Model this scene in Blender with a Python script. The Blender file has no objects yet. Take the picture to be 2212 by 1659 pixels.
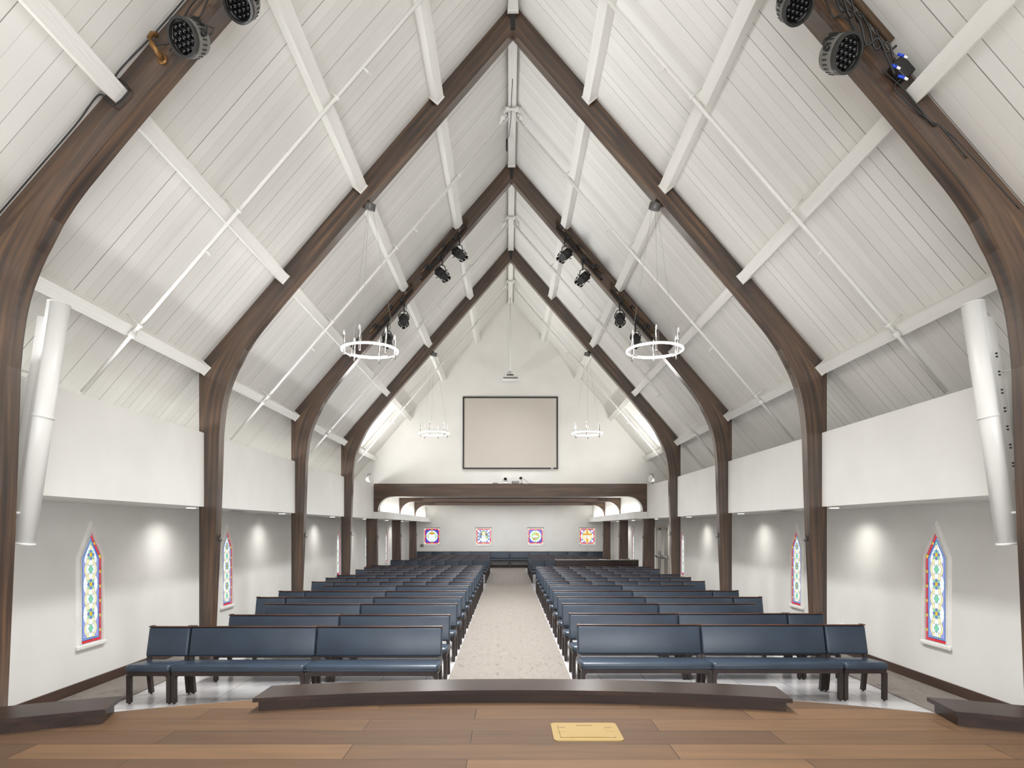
import bpy, bmesh, math, random
from mathutils import Vector, Matrix, Quaternion

random.seed(7)
scn = bpy.context.scene
COL = scn.collection
PI = math.pi

# ------------------------------------------------------------------ camera
HC = 2.10                                   # eye height over the nave floor
cam_d = bpy.data.cameras.new('camera')
cam = bpy.data.objects.new('camera', cam_d)
COL.objects.link(cam)
cam.location = (-0.07, 0.0, HC)
cam.rotation_euler = (PI / 2, 0, 0)
cam_d.sensor_width = 36.0
cam_d.lens = 1357.0 / 2212.0 * 36.0
cam_d.shift_x = 8.0 / 2212.0
cam_d.shift_y = 311.5 / 2212.0
cam_d.clip_end = 200
scn.camera = cam

# ------------------------------------------------------------------ world, exposure
w = bpy.data.worlds.new('world')
scn.world = w
w.use_nodes = True
w.node_tree.nodes['Background'].inputs[0].default_value = (0.9, 0.93, 1.0, 1)
w.node_tree.nodes['Background'].inputs[1].default_value = 0.5
vs = scn.view_settings
vs.view_transform = 'Standard'
vs.look = 'None'
vs.gamma = 1.0
vs.exposure = 0.6
vs.use_curve_mapping = False

# ------------------------------------------------------------------ large lights
def area(name, loc, size, size_y, power, color=(1, 1, 1), direction=(0, 0, -1), spread=180):
    d = bpy.data.lights.new(name, 'AREA')
    d.shape = 'RECTANGLE'
    d.size = size
    d.size_y = size_y
    d.energy = power
    d.color = color
    d.spread = math.radians(spread)
    o = bpy.data.objects.new(name, d)
    COL.objects.link(o)
    o.location = loc
    o.rotation_euler = Vector(direction).to_track_quat('-Z', 'Y').to_euler()
    return o

WARM = (1.0, 0.965, 0.91)
NEUT = (0.96, 0.98, 1.0)
# linear uplights lying on the ledges behind the bulkheads (x = size after the turn: long side along Y)
def ledge(side, power):
    d = bpy.data.lights.new('ledge_light', 'AREA')
    d.shape = 'RECTANGLE'
    d.size = 0.12
    d.size_y = 24.0
    d.energy = power
    d.color = NEUT
    d.spread = math.radians(80)
    o = bpy.data.objects.new('ledge_light', d)
    COL.objects.link(o)
    o.location = (side * 5.0, 9.2, 3.36)
    # emit across the nave and up to the opposite slope
    o.rotation_euler = (0, PI + side * math.radians(-52), 0)
    return o
ledge(-1, 150)
ledge(1, 24)
# ledges of the low rear room
for s in (-1, 1):
    d = bpy.data.lights.new('rear_ledge_light', 'AREA')
    d.shape = 'RECTANGLE'; d.size = 0.08; d.size_y = 11.6; d.energy = 38; d.color = (1, 0.99, 0.97)
    o = bpy.data.objects.new('rear_ledge_light', d); COL.objects.link(o)
    o.location = (s * 4.33, 27.4, 2.67); o.rotation_euler = (0, PI, 0)
area('rear_fill_light', (0, 27.4, 3.30), 7.0, 11.0, 290, NEUT, (0, 0, -1))  # unseen fill lamp added to brighten the low rear room, no fixture there
# stage wash behind and above the viewer, and added unseen fill lamps high under the roof
area('stage_wash', (0.8, -2.8, 3.3), 7.5, 4.0, 500, NEUT, (-0.10, 1, 0.10))
for y, p in ((3.0, 100), (7.4, 200), (11.4, 195), (15.4, 190), (18.4, 110)):
    area('nave_fill_light', (0, y, 8.2), 0.9, 2.6, p, NEUT, (0, 0, -1), 96)

# ------------------------------------------------------------------ materials
def srgb(r, g, b):
    def f(c):
        c = c / 255.0
        return c / 12.92 if c <= 0.04045 else ((c + 0.055) / 1.055) ** 2.4
    return (f(r), f(g), f(b), 1.0)

def base_mat(name, color, rough=0.5, metal=0.0, emis=None, estr=1.0, spec=0.5):
    m = bpy.data.materials.new(name)
    m.use_nodes = True
    b = m.node_tree.nodes['Principled BSDF']
    b.inputs['Base Color'].default_value = color
    b.inputs['Roughness'].default_value = rough
    b.inputs['Metallic'].default_value = metal
    b.inputs['Specular IOR Level'].default_value = spec
    if emis:
        b.inputs['Emission Color'].default_value = emis
        b.inputs['Emission Strength'].default_value = estr
    return m

def nt(m):
    return m.node_tree.nodes, m.node_tree.links, m.node_tree.nodes['Principled BSDF']

def noise_mat(name, c1, c2, scale=4.0, stretch=(1, 1, 1), rough=0.5, detail=4.0, lo=0.35, hi=0.65,
              bump=0.0, bscale=None, c3=None, spec=0.5, coord='Object'):
    m = base_mat(name, c1, rough, spec=spec)
    N, L, B = nt(m)
    tc = N.new('ShaderNodeTexCoord')
    mp = N.new('ShaderNodeMapping')
    mp.inputs['Scale'].default_value = stretch
    L.new(tc.outputs[coord], mp.inputs['Vector'])
    no = N.new('ShaderNodeTexNoise')
    no.inputs['Scale'].default_value = scale
    no.inputs['Detail'].default_value = detail
    L.new(mp.outputs[0], no.inputs['Vector'])
    r = N.new('ShaderNodeValToRGB')
    r.color_ramp.elements[0].position = lo
    r.color_ramp.elements[0].color = c1
    r.color_ramp.elements[1].position = hi
    r.color_ramp.elements[1].color = c2
    if c3:
        e = r.color_ramp.elements.new((lo + hi) / 2)
        e.color = c3
    L.new(no.outputs['Fac'], r.inputs['Fac'])
    L.new(r.outputs['Color'], B.inputs['Base Color'])
    if bump:
        n2 = N.new('ShaderNodeTexNoise')
        n2.inputs['Scale'].default_value = bscale or scale * 3
        n2.inputs['Detail'].default_value = 3
        L.new(mp.outputs[0], n2.inputs['Vector'])
        bu = N.new('ShaderNodeBump')
        bu.inputs['Strength'].default_value = bump
        bu.inputs['Distance'].default_value = 0.01
        L.new(n2.outputs['Fac'], bu.inputs['Height'])
        L.new(bu.outputs['Normal'], B.inputs['Normal'])
    return m

M = {}
M['wall'] = noise_mat('wall_paint', srgb(222, 220, 214), srgb(228, 226, 221), 1.2, rough=0.75, bump=0.05, bscale=60)
M['white'] = noise_mat('white_painted_wood', srgb(226, 224, 218), srgb(234, 232, 227), 6, (1, 0.06, 1), rough=0.5, bump=0.5, bscale=45)
M['metal_white'] = base_mat('white_metal', srgb(225, 224, 220), 0.35)
M['pipe_white'] = base_mat('pipe_paint', srgb(224, 222, 217), 0.4)
M['black'] = base_mat('black_metal', srgb(30, 29, 28), 0.45)
M['blackgloss'] = base_mat('black_gloss', srgb(16, 16, 17), 0.12)
M['grey_metal'] = base_mat('grey_metal', srgb(95, 94, 92), 0.4, 0.4)
M['darkgrey'] = base_mat('dark_grey_housing', srgb(48, 48, 47), 0.4, 0.2)
M['brownpipe'] = base_mat('brown_pipe', srgb(82, 66, 50), .4, .4)
M['steel'] = base_mat('polished_steel', srgb(190, 188, 185), 0.2, 0.95)
M['silver'] = base_mat('silver_case', srgb(130, 128, 124), 0.4, 0.5)
M['brass'] = base_mat('satin_brass', srgb(160, 136, 88), 0.45, 0.6)
M['bronze'] = base_mat('aged_bronze_pipe', srgb(130, 95, 55), 0.4, 0.6)
M['lens'] = base_mat('spot_lens', srgb(60, 62, 64), 0.06, 0.2)
M['paper'] = base_mat('paper', srgb(240, 240, 238), 0.6)
M['beige'] = base_mat('beige_door_paint', srgb(196, 190, 180), 0.5)
M['bluetape'] = base_mat('blue_connector', srgb(30, 70, 200), 0.4)
M['screen'] = base_mat('projection_screen', srgb(196, 189, 179), 0.8)
M['vinyl'] = noise_mat('blue_vinyl', srgb(43, 54, 67), srgb(49, 61, 75), 3, rough=0.36, bump=0.06, bscale=250)
M['vinyl2'] = M['vinyl']
M['legwood'] = noise_mat('dark_walnut_frame', srgb(40, 31, 29), srgb(54, 42, 38), 5, (1, 1, 0.2), rough=0.33)
M['railwood'] = noise_mat('walnut_rail', srgb(72, 46, 33), srgb(92, 60, 44), 6, (0.2, 1, 1), rough=0.3)
M['kneelwood'] = noise_mat('dark_stained_walnut', srgb(30, 19, 16), srgb(50, 33, 26), 5, (0.25, 2.0, 2.0), rough=0.24, c3=srgb(39, 25, 20))
M['basewood'] = noise_mat('brown_baseboard', srgb(66, 49, 42), srgb(84, 63, 54), 4, (1, 0.2, 1), rough=0.4)
M['beamwood'] = noise_mat('stained_fir', srgb(60, 44, 33), srgb(100, 74, 52), 3.0, (0.25, 2.0, 3.0), rough=0.42,
                          lo=0.3, hi=0.78, c3=srgb(78, 58, 43), bump=0.15, bscale=20)
M['postwood'] = noise_mat('stained_post', srgb(66, 52, 45), srgb(100, 79, 67), 3.0, (2.5, 2.5, 0.25), rough=0.42, lo=0.3, hi=0.75, bump=0.1, bscale=14)
M['lamp'] = base_mat('lamp_diffuser', (1, 1, 1, 1), 0.5, emis=(1, 0.97, 0.92, 1), estr=4.0)
M['down'] = base_mat('downlight_diffuser', (1, 1, 1, 1), 0.5, emis=(1, 0.98, 0.95, 1), estr=5.0)
M['crystal'] = base_mat('clear_glass_bulb', (0.9, 0.9, 0.9, 1), 0.05)
M['crystal'].node_tree.nodes['Principled BSDF'].inputs['Transmission Weight'].default_value = 0.7
M['redsign'] = base_mat('red_letters', srgb(205, 60, 50), 0.5, emis=srgb(230, 70, 60), estr=0.8)
M['signface'] = base_mat('sign_face', srgb(235, 215, 208), 0.5)

def curved_wood():
    # grain that follows the members: streaks in object space
    m = base_mat('laminated_fir', srgb(80, 52, 34), 0.34)
    m.node_tree.nodes['Principled BSDF'].inputs['Coat Weight'].default_value = 0.7
    m.node_tree.nodes['Principled BSDF'].inputs['Coat Roughness'].default_value = 0.22
    N, L, B = nt(m)
    tc = N.new('ShaderNodeTexCoord')
    at = N.new('ShaderNodeAttribute'); at.attribute_name = 'UVMap'
    uv = N.new('ShaderNodeUVMap')
    mp = N.new('ShaderNodeMapping'); mp.inputs['Scale'].default_value = (0.55, 13, 1)
    L.new(uv.outputs[0], mp.inputs['Vector'])
    no = N.new('ShaderNodeTexNoise'); no.inputs['Scale'].default_value = 1.0; no.inputs['Detail'].default_value = 6
    L.new(mp.outputs[0], no.inputs['Vector'])
    r = N.new('ShaderNodeValToRGB')
    r.color_ramp.elements[0].position = 0.30; r.color_ramp.elements[0].color = srgb(48, 38, 32)
    r.color_ramp.elements[1].position = 0.74; r.color_ramp.elements[1].color = srgb(126, 94, 64)
    e = r.color_ramp.elements.new(0.5); e.color = srgb(78, 60, 48)
    L.new(no.outputs['Fac'], r.inputs['Fac'])
    n2 = N.new('ShaderNodeTexNoise'); n2.inputs['Scale'].default_value = 1.4; n2.inputs['Detail'].default_value = 2
    L.new(tc.outputs['Object'], n2.inputs['Vector'])
    mx = N.new('ShaderNodeMixRGB'); mx.blend_type = 'MULTIPLY'; mx.inputs[0].default_value = 0.55
    r2 = N.new('ShaderNodeValToRGB')
    r2.color_ramp.elements[0].position = 0.35; r2.color_ramp.elements[0].color = (0.55, 0.55, 0.58, 1)
    r2.color_ramp.elements[1].position = 0.65; r2.color_ramp.elements[1].color = (1, 1, 1, 1)
    L.new(n2.outputs['Fac'], r2.inputs['Fac'])
    L.new(r.outputs[0], mx.inputs[1]); L.new(r2.outputs[0], mx.inputs[2])
    L.new(mx.outputs[0], B.inputs['Base Color'])
    bu = N.new('ShaderNodeBump'); bu.inputs['Strength'].default_value = 0.15; bu.inputs['Distance'].default_value = 0.01
    L.new(no.outputs['Fac'], bu.inputs['Height']); L.new(bu.outputs[0], B.inputs['Normal'])
    return m
M['rib'] = curved_wood()

def ceiling_mat():
    m = base_mat('white_plank_ceiling', srgb(226, 224, 217), 0.6)
    N, L, B = nt(m)
    tc = N.new('ShaderNodeTexCoord')
    sp = N.new('ShaderNodeSeparateXYZ')
    L.new(tc.outputs['Object'], sp.inputs[0])
    def math_(op, a, b=None, v2=None):
        n = N.new('ShaderNodeMath'); n.operation = op
        if hasattr(a, 'links') or not isinstance(a, (int, float)): L.new(a, n.inputs[0])
        else: n.inputs[0].default_value = a
        if b is not None:
            if isinstance(b, (int, float)): n.inputs[1].default_value = b
            else: L.new(b, n.inputs[1])
        return n.outputs[0]
    W = 0.152
    u = math_('DIVIDE', sp.outputs['Y'], W)
    sx = math_('MULTIPLY', math_('SIGN', sp.outputs['X']), 0.37)
    u = math_('ADD', u, sx)
    us = math_('ADD', u, 0.5)
    cell = math_('FLOOR', us)
    fr = math_('ABSOLUTE', math_('SUBTRACT', math_('SUBTRACT', us, cell), 0.5))
    wn = N.new('ShaderNodeTexWhiteNoise'); wn.noise_dimensions = '1D'
    L.new(math_('ADD', cell, math_('MULTIPLY', math_('SIGN', sp.outputs['X']), 91.3)), wn.inputs['W'])
    # gap half width in fractions of a plank: some open, some painted shut
    p3 = math_('POWER', wn.outputs['Value'], 2.2)
    wid = math_('ADD', math_('MULTIPLY', p3, 0.022), 0.010)
    line = math_('LESS_THAN', fr, wid)
    stren = math_('ADD', math_('MULTIPLY', p3, 0.60), 0.20)
    fac = math_('MULTIPLY', line, stren)
    wn2 = N.new('ShaderNodeTexWhiteNoise'); wn2.noise_dimensions = '1D'
    L.new(math_('FLOOR', u), wn2.inputs['W'])
    tint = N.new('ShaderNodeMixRGB'); tint.inputs[1].default_value = srgb(222, 220, 214); tint.inputs[2].default_value = srgb(230, 228, 223)
    L.new(wn2.outputs['Value'], tint.inputs[0])
    mx = N.new('ShaderNodeMixRGB'); mx.inputs[2].default_value = srgb(70, 66, 60)
    L.new(fac, mx.inputs[0]); L.new(tint.outputs[0], mx.inputs[1])
    L.new(mx.outputs[0], B.inputs['Base Color'])
    bu = N.new('ShaderNodeBump'); bu.inputs['Strength'].default_value = 0.4; bu.inputs['Distance'].default_value = 0.004; bu.invert = True
    L.new(fac, bu.inputs['Height']); L.new(bu.outputs[0], B.inputs['Normal'])
    return m
M['ceil'] = ceiling_mat()

def brick_mat(name, c1, c2, cm, bw, bh, mort, rough, grain=None, offset=0.5, freq=2):
    m = base_mat(name, c1, rough, spec=0.28 if bh < .5 else 0.5)
    N, L, B = nt(m)
    tc = N.new('ShaderNodeTexCoord')
    br = N.new('ShaderNodeTexBrick')
    br.offset = offset; br.offset_frequency = freq
    br.inputs['Color1'].default_value = c1
    br.inputs['Color2'].default_value = c2
    br.inputs['Mortar'].default_value = cm
    br.inputs['Scale'].default_value = 1.0
    br.inputs['Mortar Size'].default_value = mort
    br.inputs['Mortar Smooth'].default_value = 0.0
    br.inputs['Brick Width'].default_value = bw
    br.inputs['Row Height'].default_value = bh
    mo = N.new('ShaderNodeMapping'); mo.inputs['Location'].default_value = (0.3, -0.07, 0) if bh < .5 else (0, 0, 0)
    L.new(tc.outputs['Object'], mo.inputs[0]); L.new(mo.outputs[0], br.inputs['Vector'])
    mp = N.new('ShaderNodeMapping')
    mp.inputs['Scale'].default_value = grain or (1, 1, 1)
    L.new(tc.outputs['Object'], mp.inputs[0])
    no = N.new('ShaderNodeTexNoise'); no.inputs['Scale'].default_value = 1; no.inputs['Detail'].default_value = 6
    no.inputs['Distortion'].default_value = 0.6
    L.new(mp.outputs[0], no.inputs['Vector'])
    r = N.new('ShaderNodeValToRGB')
    r.color_ramp.elements[0].position = 0.3; r.color_ramp.elements[0].color = (0.5, 0.47, 0.45, 1) if grain and grain[0] < 1.5 and grain[1] > 3 else (0.86, 0.86, 0.87, 1)
    r.color_ramp.elements[1].position = 0.72; r.color_ramp.elements[1].color = (1.15, 1.12, 1.08, 1)
    L.new(no.outputs['Fac'], r.inputs[0])
    mx = N.new('ShaderNodeMixRGB'); mx.blend_type = 'MULTIPLY'; mx.inputs[0].default_value = 1.0
    L.new(br.outputs['Color'], mx.inputs[1]); L.new(r.outputs[0], mx.inputs[2])
    L.new(mx.outputs[0], B.inputs['Base Color'])
    return m
M['tile'] = brick_mat('grey_stone_tile', srgb(176, 174, 175), srgb(188, 186, 186), srgb(120, 118, 118), 0.61, 1.22, 0.004, 0.22, (2.2, 2.2, 1), 0.0)
M['plank'] = brick_mat('walnut_planks', srgb(76, 56, 40), srgb(102, 77, 54), srgb(38, 26, 18), 1.9, 0.2475, 0.0026, 0.50, (1.6, 14, 1), 0.37, 2)

def carpet_mat():
    m = base_mat('mottled_carpet', srgb(180, 172, 165), 0.95, spec=0.1)
    N, L, B = nt(m)
    tc = N.new('ShaderNodeTexCoord')
    n1 = N.new('ShaderNodeTexNoise'); n1.inputs['Scale'].default_value = 9.0; n1.inputs['Detail'].default_value = 10; n1.inputs['Roughness'].default_value = 0.82; n1.inputs['Distortion'].default_value = 0.8
    mp = N.new('ShaderNodeMapping'); mp.inputs['Scale'].default_value = (1.6, 0.55, 1)
    L.new(tc.outputs['Object'], mp.inputs[0]); L.new(mp.outputs[0], n1.inputs['Vector'])
    r = N.new('ShaderNodeValToRGB')
    r.color_ramp.elements[0].position = 0.33; r.color_ramp.elements[0].color = srgb(76, 69, 64)
    r.color_ramp.elements[1].position = 0.62; r.color_ramp.elements[1].color = srgb(128, 121, 113)
    e = r.color_ramp.elements.new(0.43); e.color = srgb(121, 114, 107)
    L.new(n1.outputs['Fac'], r.inputs[0])
    L.new(r.outputs[0], B.inputs['Base Color'])
    n2 = N.new('ShaderNodeTexNoise'); n2.inputs['Scale'].default_value = 300
    bu = N.new('ShaderNodeBump'); bu.inputs['Strength'].default_value = 0.4; bu.inputs['Distance'].default_value = 0.004
    L.new(tc.outputs['Object'], n2.inputs['Vector']); L.new(n2.outputs['Fac'], bu.inputs['Height']); L.new(bu.outputs[0], B.inputs['Normal'])
    return m
M['carpet'] = carpet_mat()

def glassm(name, r, g, b, s=1.0):
    m = base_mat(name, (srgb(r, g, b)[0] * 0.10, srgb(r, g, b)[1] * 0.10, srgb(r, g, b)[2] * 0.10, 1), 0.15, emis=srgb(r, g, b), estr=s * 0.60)
    return m
G = {
    'red': glassm('glass_red', 225, 62, 74), 'yellow': glassm('glass_yellow', 240, 205, 70),
    'blue': glassm('glass_blue', 52, 122, 200), 'lav': glassm('glass_lavender', 165, 175, 235),
    'white': glassm('glass_white', 240, 246, 255, 1.1), 'cream': glassm('glass_cream', 252, 244, 190, 1.05),
    'mint': glassm('glass_mint', 160, 228, 205), 'green': glassm('glass_green', 140, 220, 180),
    'peri': glassm('glass_periwinkle', 125, 145, 215), 'deep': glassm('glass_deep_blue', 75, 85, 205),
    'amber': glassm('glass_amber', 235, 165, 50), 'sage': glassm('glass_sage', 175, 215, 140),
    'grey': glassm('glass_grey', 125, 130, 120), 'brown': glassm('glass_brown', 190, 130, 50),
}
M['lead'] = base_mat('lead_came', srgb(40, 44, 48), 0.5)

# ------------------------------------------------------------------ geometry helpers
class MB:
    def __init__(self):
        self.v, self.f, self.m, self.s, self.uv = [], [], [], [], []
    def add(self, vs_, fs_, mi=0, smooth=False, uvs=None):
        o = len(self.v)
        self.v += [tuple(p) for p in vs_]
        for k, f in enumerate(fs_):
            self.f.append([i + o for i in f]); self.m.append(mi); self.s.append(smooth)
            self.uv.append(uvs[k] if uvs else None)
        return self
    def box(self, x0, x1, y0, y1, z0, z1, mi=0, mat=None):
        vs_ = [Vector(p) for p in ((x0, y0, z0), (x1, y0, z0), (x1, y1, z0), (x0, y1, z0), (x0, y0, z1), (x1, y0, z1), (x1, y1, z1), (x0, y1, z1))]
        if mat is not None: vs_ = [mat @ p for p in vs_]
        return self.add(vs_, [(0, 3, 2, 1), (4, 5, 6, 7), (0, 1, 5, 4), (1, 2, 6, 5), (2, 3, 7, 6), (3, 0, 4, 7)], mi)
    def rbox(self, x0, x1, y0, y1, z0, z1, r, seg=3, mi=0, mat=None, smooth=True):
        bm = bmesh.new()
        b = MB().box(x0, x1, y0, y1, z0, z1)
        vv = [bm.verts.new(p) for p in b.v]
        for f in b.f: bm.faces.new([vv[i] for i in f])
        bmesh.ops.bevel(bm, geom=bm.edges[:] + bm.verts[:], offset=r, segments=seg, profile=0.5, affect='EDGES')
        bm.verts.index_update()
        pts = [v.co.copy() for v in bm.verts]
        if mat is not None: pts = [mat @ p for p in pts]
        fs_ = [[v.index for v in f.verts] for f in bm.faces]
        bm.free()
        return self.add(pts, fs_, mi, smooth)
    def prism(self, poly, y0, y1, mi=0, axis='y'):
        """poly: list of (a, b); extruded along axis. axis y: (x,z); axis x: (y,z); axis z: (x,y)"""
        n = len(poly)
        def P(a, b, t):
            return (a, t, b) if axis == 'y' else ((t, a, b) if axis == 'x' else (a, b, t))
        vs_ = [P(a, b, y0) for a, b in poly] + [P(a, b, y1) for a, b in poly]
        fs_ = [list(range(n)), list(range(2 * n - 1, n - 1, -1))]
        for i in range(n):
            j = (i + 1) % n
            fs_.append([i, i + n, j + n, j])
        return self.add(vs_, fs_, mi)
    def tube(self, p0, p1, r0, r1=None, n=12, mi=0, caps=True, smooth=True):
        r1 = r0 if r1 is None else r1
        p0, p1 = Vector(p0), Vector(p1)
        q = (p1 - p0).to_track_quat('Z', 'Y')
        a = [p0 + q @ Vector((math.cos(2 * PI * i / n) * r0, math.sin(2 * PI * i / n) * r0, 0)) for i in range(n)]
        b = [p1 + q @ Vector((math.cos(2 * PI * i / n) * r1, math.sin(2 * PI * i / n) * r1, 0)) for i in range(n)]
        self.add(a + b, [(i, (i + 1) % n, (i + 1) % n + n, i + n) for i in range(n)], mi, smooth)
        if caps:
            self.add(a, [list(range(n - 1, -1, -1))], mi); self.add(b, [list(range(n))], mi)
        return self
    def path(self, pts, r, n=8, mi=0, closed=False):
        pts = [Vector(p) for p in pts]
        rings = []
        N_ = len(pts)
        for i, p in enumerate(pts):
            if closed: t = pts[(i + 1) % N_] - pts[i - 1]
            else: t = pts[min(i + 1, N_ - 1)] - pts[max(i - 1, 0)]
            q = t.to_track_quat('Z', 'Y')
            rings += [p + q @ Vector((math.cos(2 * PI * k / n) * r, math.sin(2 * PI * k / n) * r, 0)) for k in range(n)]
        fs_ = []
        for i in range(N_ if closed else N_ - 1):
            j = (i + 1) % N_
            for k in range(n):
                fs_.append((i * n + k, i * n + (k + 1) % n, j * n + (k + 1) % n, j * n + k))
        self.add(rings, fs_, mi, True)
        if not closed:
            self.add(rings[:n], [list(range(n - 1, -1, -1))], mi); self.add(rings[-n:], [list(range(n))], mi)
        return self
    def lathe(self, prof, origin=(0, 0, 0), direction=(0, 0, 1), n=20, mi=0, smooth=True):
        """prof: list of (radius, height) along direction"""
        q = Vector(direction).to_track_quat('Z', 'Y'); o = Vector(origin)
        vs_ = []
        for r, h in prof:
            vs_ += [o + q @ Vector((math.cos(2 * PI * k / n) * r, math.sin(2 * PI * k / n) * r, h)) for k in range(n)]
        fs_ = []
        for i in range(len(prof) - 1):
            for k in range(n):
                fs_.append((i * n + k, i * n + (k + 1) % n, (i + 1) * n + (k + 1) % n, (i + 1) * n + k))
        self.add(vs_, fs_, mi, smooth)
        self.add(vs_[:n], [list(range(n - 1, -1, -1))], mi); self.add(vs_[-n:], [list(range(n))], mi)
        return self
    def strip_ring(self, R, w_, z0, z1, n=64, mi=0, c=(0, 0, 0)):
        vs_ = []
        for k in range(n):
            a = 2 * PI * k / n; ca, sa = math.cos(a), math.sin(a)
            for rr, zz in ((R, z0), (R + w_, z0), (R + w_, z1), (R, z1)):
                vs_.append((c[0] + rr * ca, c[1] + rr * sa, c[2] + zz))
        fs_ = []
        for k in range(n):
            j = (k + 1) % n
            for e in range(4):
                fs_.append((k * 4 + e, j * 4 + e, j * 4 + (e + 1) % 4, k * 4 + (e + 1) % 4))
        return self.add(vs_, fs_, mi, False)
    def build(self, name, mats, parent=None, fix=True):
        me = bpy.data.meshes.new(name)
        me.from_pydata(self.v, [], self.f)
        if not isinstance(mats, (list, tuple)): mats = [mats]
        for m in mats: me.materials.append(m)
        for p, mi, s in zip(me.polygons, self.m, self.s):
            p.material_index = mi; p.use_smooth = s
        if any(u is not None for u in self.uv):
            ul = me.uv_layers.new(name='UVMap')
            for p, u in zip(me.polygons, self.uv):
                if u is None: continue
                for li, c in zip(p.loop_indices, u): ul.data[li].uv = c
        if fix:
            bm = bmesh.new(); bm.from_mesh(me)
            bmesh.ops.remove_doubles(bm, verts=bm.verts, dist=1e-6) if any(self.s) else None
            bmesh.ops.recalc_face_normals(bm, faces=bm.faces)
            bm.to_mesh(me); bm.free()
        o = bpy.data.objects.new(name, me)
        COL.objects.link(o)
        if parent is not None: o.parent = parent
        return o

def smooth_pts(P, k=6):
    P = [Vector(p) for p in P]
    out = []
    for i in range(len(P) - 1):
        p0, p1, p2, p3 = P[max(i - 1, 0)], P[i], P[i + 1], P[min(i + 2, len(P) - 1)]
        for j in range(k):
            t = j / k
            out.append(0.5 * ((2 * p1) + (p2 - p0) * t + (2 * p0 - 5 * p1 + 4 * p2 - p3) * t * t + (3 * p1 - p0 - 3 * p2 + p3) * t ** 3))
    return out + [P[-1]]
def tag(o, label=None, cat=None, group=None, kind=None):
    if label: o['label'] = label
    if cat: o['category'] = cat
    if group: o['group'] = group
    if kind: o['kind'] = kind
    return o
def empty(name, loc=(0, 0, 0), rot=None, label=None, cat=None, group=None):
    o = bpy.data.objects.new(name, None); COL.objects.link(o)
    o.empty_display_size = 0.1
    o.location = loc
    if rot is not None: o.rotation_euler = rot
    return tag(o, label, cat, group)
def struct(mb, name, mats, label=None, cat=None):
    return tag(mb.build(name, mats), label, cat, None, 'structure')
def copy_tree(o, parent=None):
    c = o.copy(); COL.objects.link(c)
    if parent is not None: c.parent = parent
    for ch in list(o.children): copy_tree(ch, c)
    return c
ORD = ['first', 'second', 'third', 'fourth', 'fifth', 'sixth', 'seventh', 'eighth', 'ninth', 'tenth', 'eleventh', 'twelfth',
       'thirteenth', 'fourteenth', 'fifteenth', 'sixteenth', 'seventeenth', 'eighteenth']

# ------------------------------------------------------------------ room dimensions
ARCH = [5.38, 9.35, 13.34, 17.33]           # front faces of the four pointed arches
T = 0.17                                     # their thickness
YG = 21.45                                   # gable wall
YR = 33.65                                   # rear wall
XW = 5.55                                    # side walls
XB = 4.60                                    # bulkhead faces
SL = 1.159                                   # roof slope
ZR = 9.964                                   # roof planes meet
BT, BB = 3.52, 2.42
RY0 = -4.0
NAMES = ['nearest', 'second', 'third', 'farthest']

# floor
mb = MB().box(-XW - .1, XW + .1, RY0, YR, -0.12, 0.0)
struct(mb, 'floor', M['tile'], 'pale grey stone tile floor under the pews', 'floor')
mb = MB().box(-0.90, 0.80, 5.2, YR - .02, 0.0, 0.012)
tag(mb.build('aisle_carpet', M['carpet']), 'mottled beige carpet running down the centre aisle', 'carpet', 'mottled carpets')
for s, nm in ((-1, 'left'), (1, 'right')):
    x0, x1 = sorted((s * 4.78, s * (XW - 0.03)))
    mb = MB().box(x0, x1, 5.0, YR - .02, 0.0, 0.012)
    tag(mb.build('side_carpet', M['carpet']), f'mottled beige carpet strip along the {nm} wall under its windows', 'carpet', 'mottled carpets')
# side walls, end walls
for s, nm in ((-1, 'left'), (1, 'right')):
    x0, x1 = sorted((s * XW, s * (XW + .1)))
    struct(MB().box(x0, x1, RY0, YR + .1, 0, 3.60), f'wall_{nm}', M['wall'], f'white {nm} side wall with tall pointed stained glass windows', 'wall')
    x0, x1 = sorted((s * (XW - .022), s * XW))
    struct(MB().box(x0, x1, 5.0, YR, 0, 0.135), f'baseboard_{nm}', M['basewood'], f'brown wooden baseboard along the {nm} wall', 'baseboard')
zc = ZR - SL * (XW + .15)
struct(MB().prism([(-XW - .1, 0), (XW + .1, 0), (XW + .1, zc + 0.1), (0, ZR + .05), (-XW - .1, zc + 0.1)], RY0 - .1, RY0), 'wall_front', M['wall'], 'white wall behind the stage', 'wall')
# gable wall over the low rear room
poly = [(-XW, 3.30), (XW, 3.30), (XW, ZR - SL * XW + .04), (0, ZR + .04), (-XW, ZR - SL * XW + .04)]
struct(MB().prism(poly, YG, YG + .15), 'wall_gable', M['wall'], 'tall white pointed gable wall behind the projection screen', 'wall')
# ceiling: two sloping plank planes
mb = MB()
for s in (-1, 1):
    xe = XW + .12
    a = [(0, ZR), (s * xe, ZR - SL * xe), (s * xe, ZR - SL * xe + .15), (0, ZR + .15)]
    mb.prism(a, RY0 - .1, YG + .15)
struct(mb, 'ceiling', M['ceil'], 'steep white plank ceiling over the nave', 'ceiling')

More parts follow.
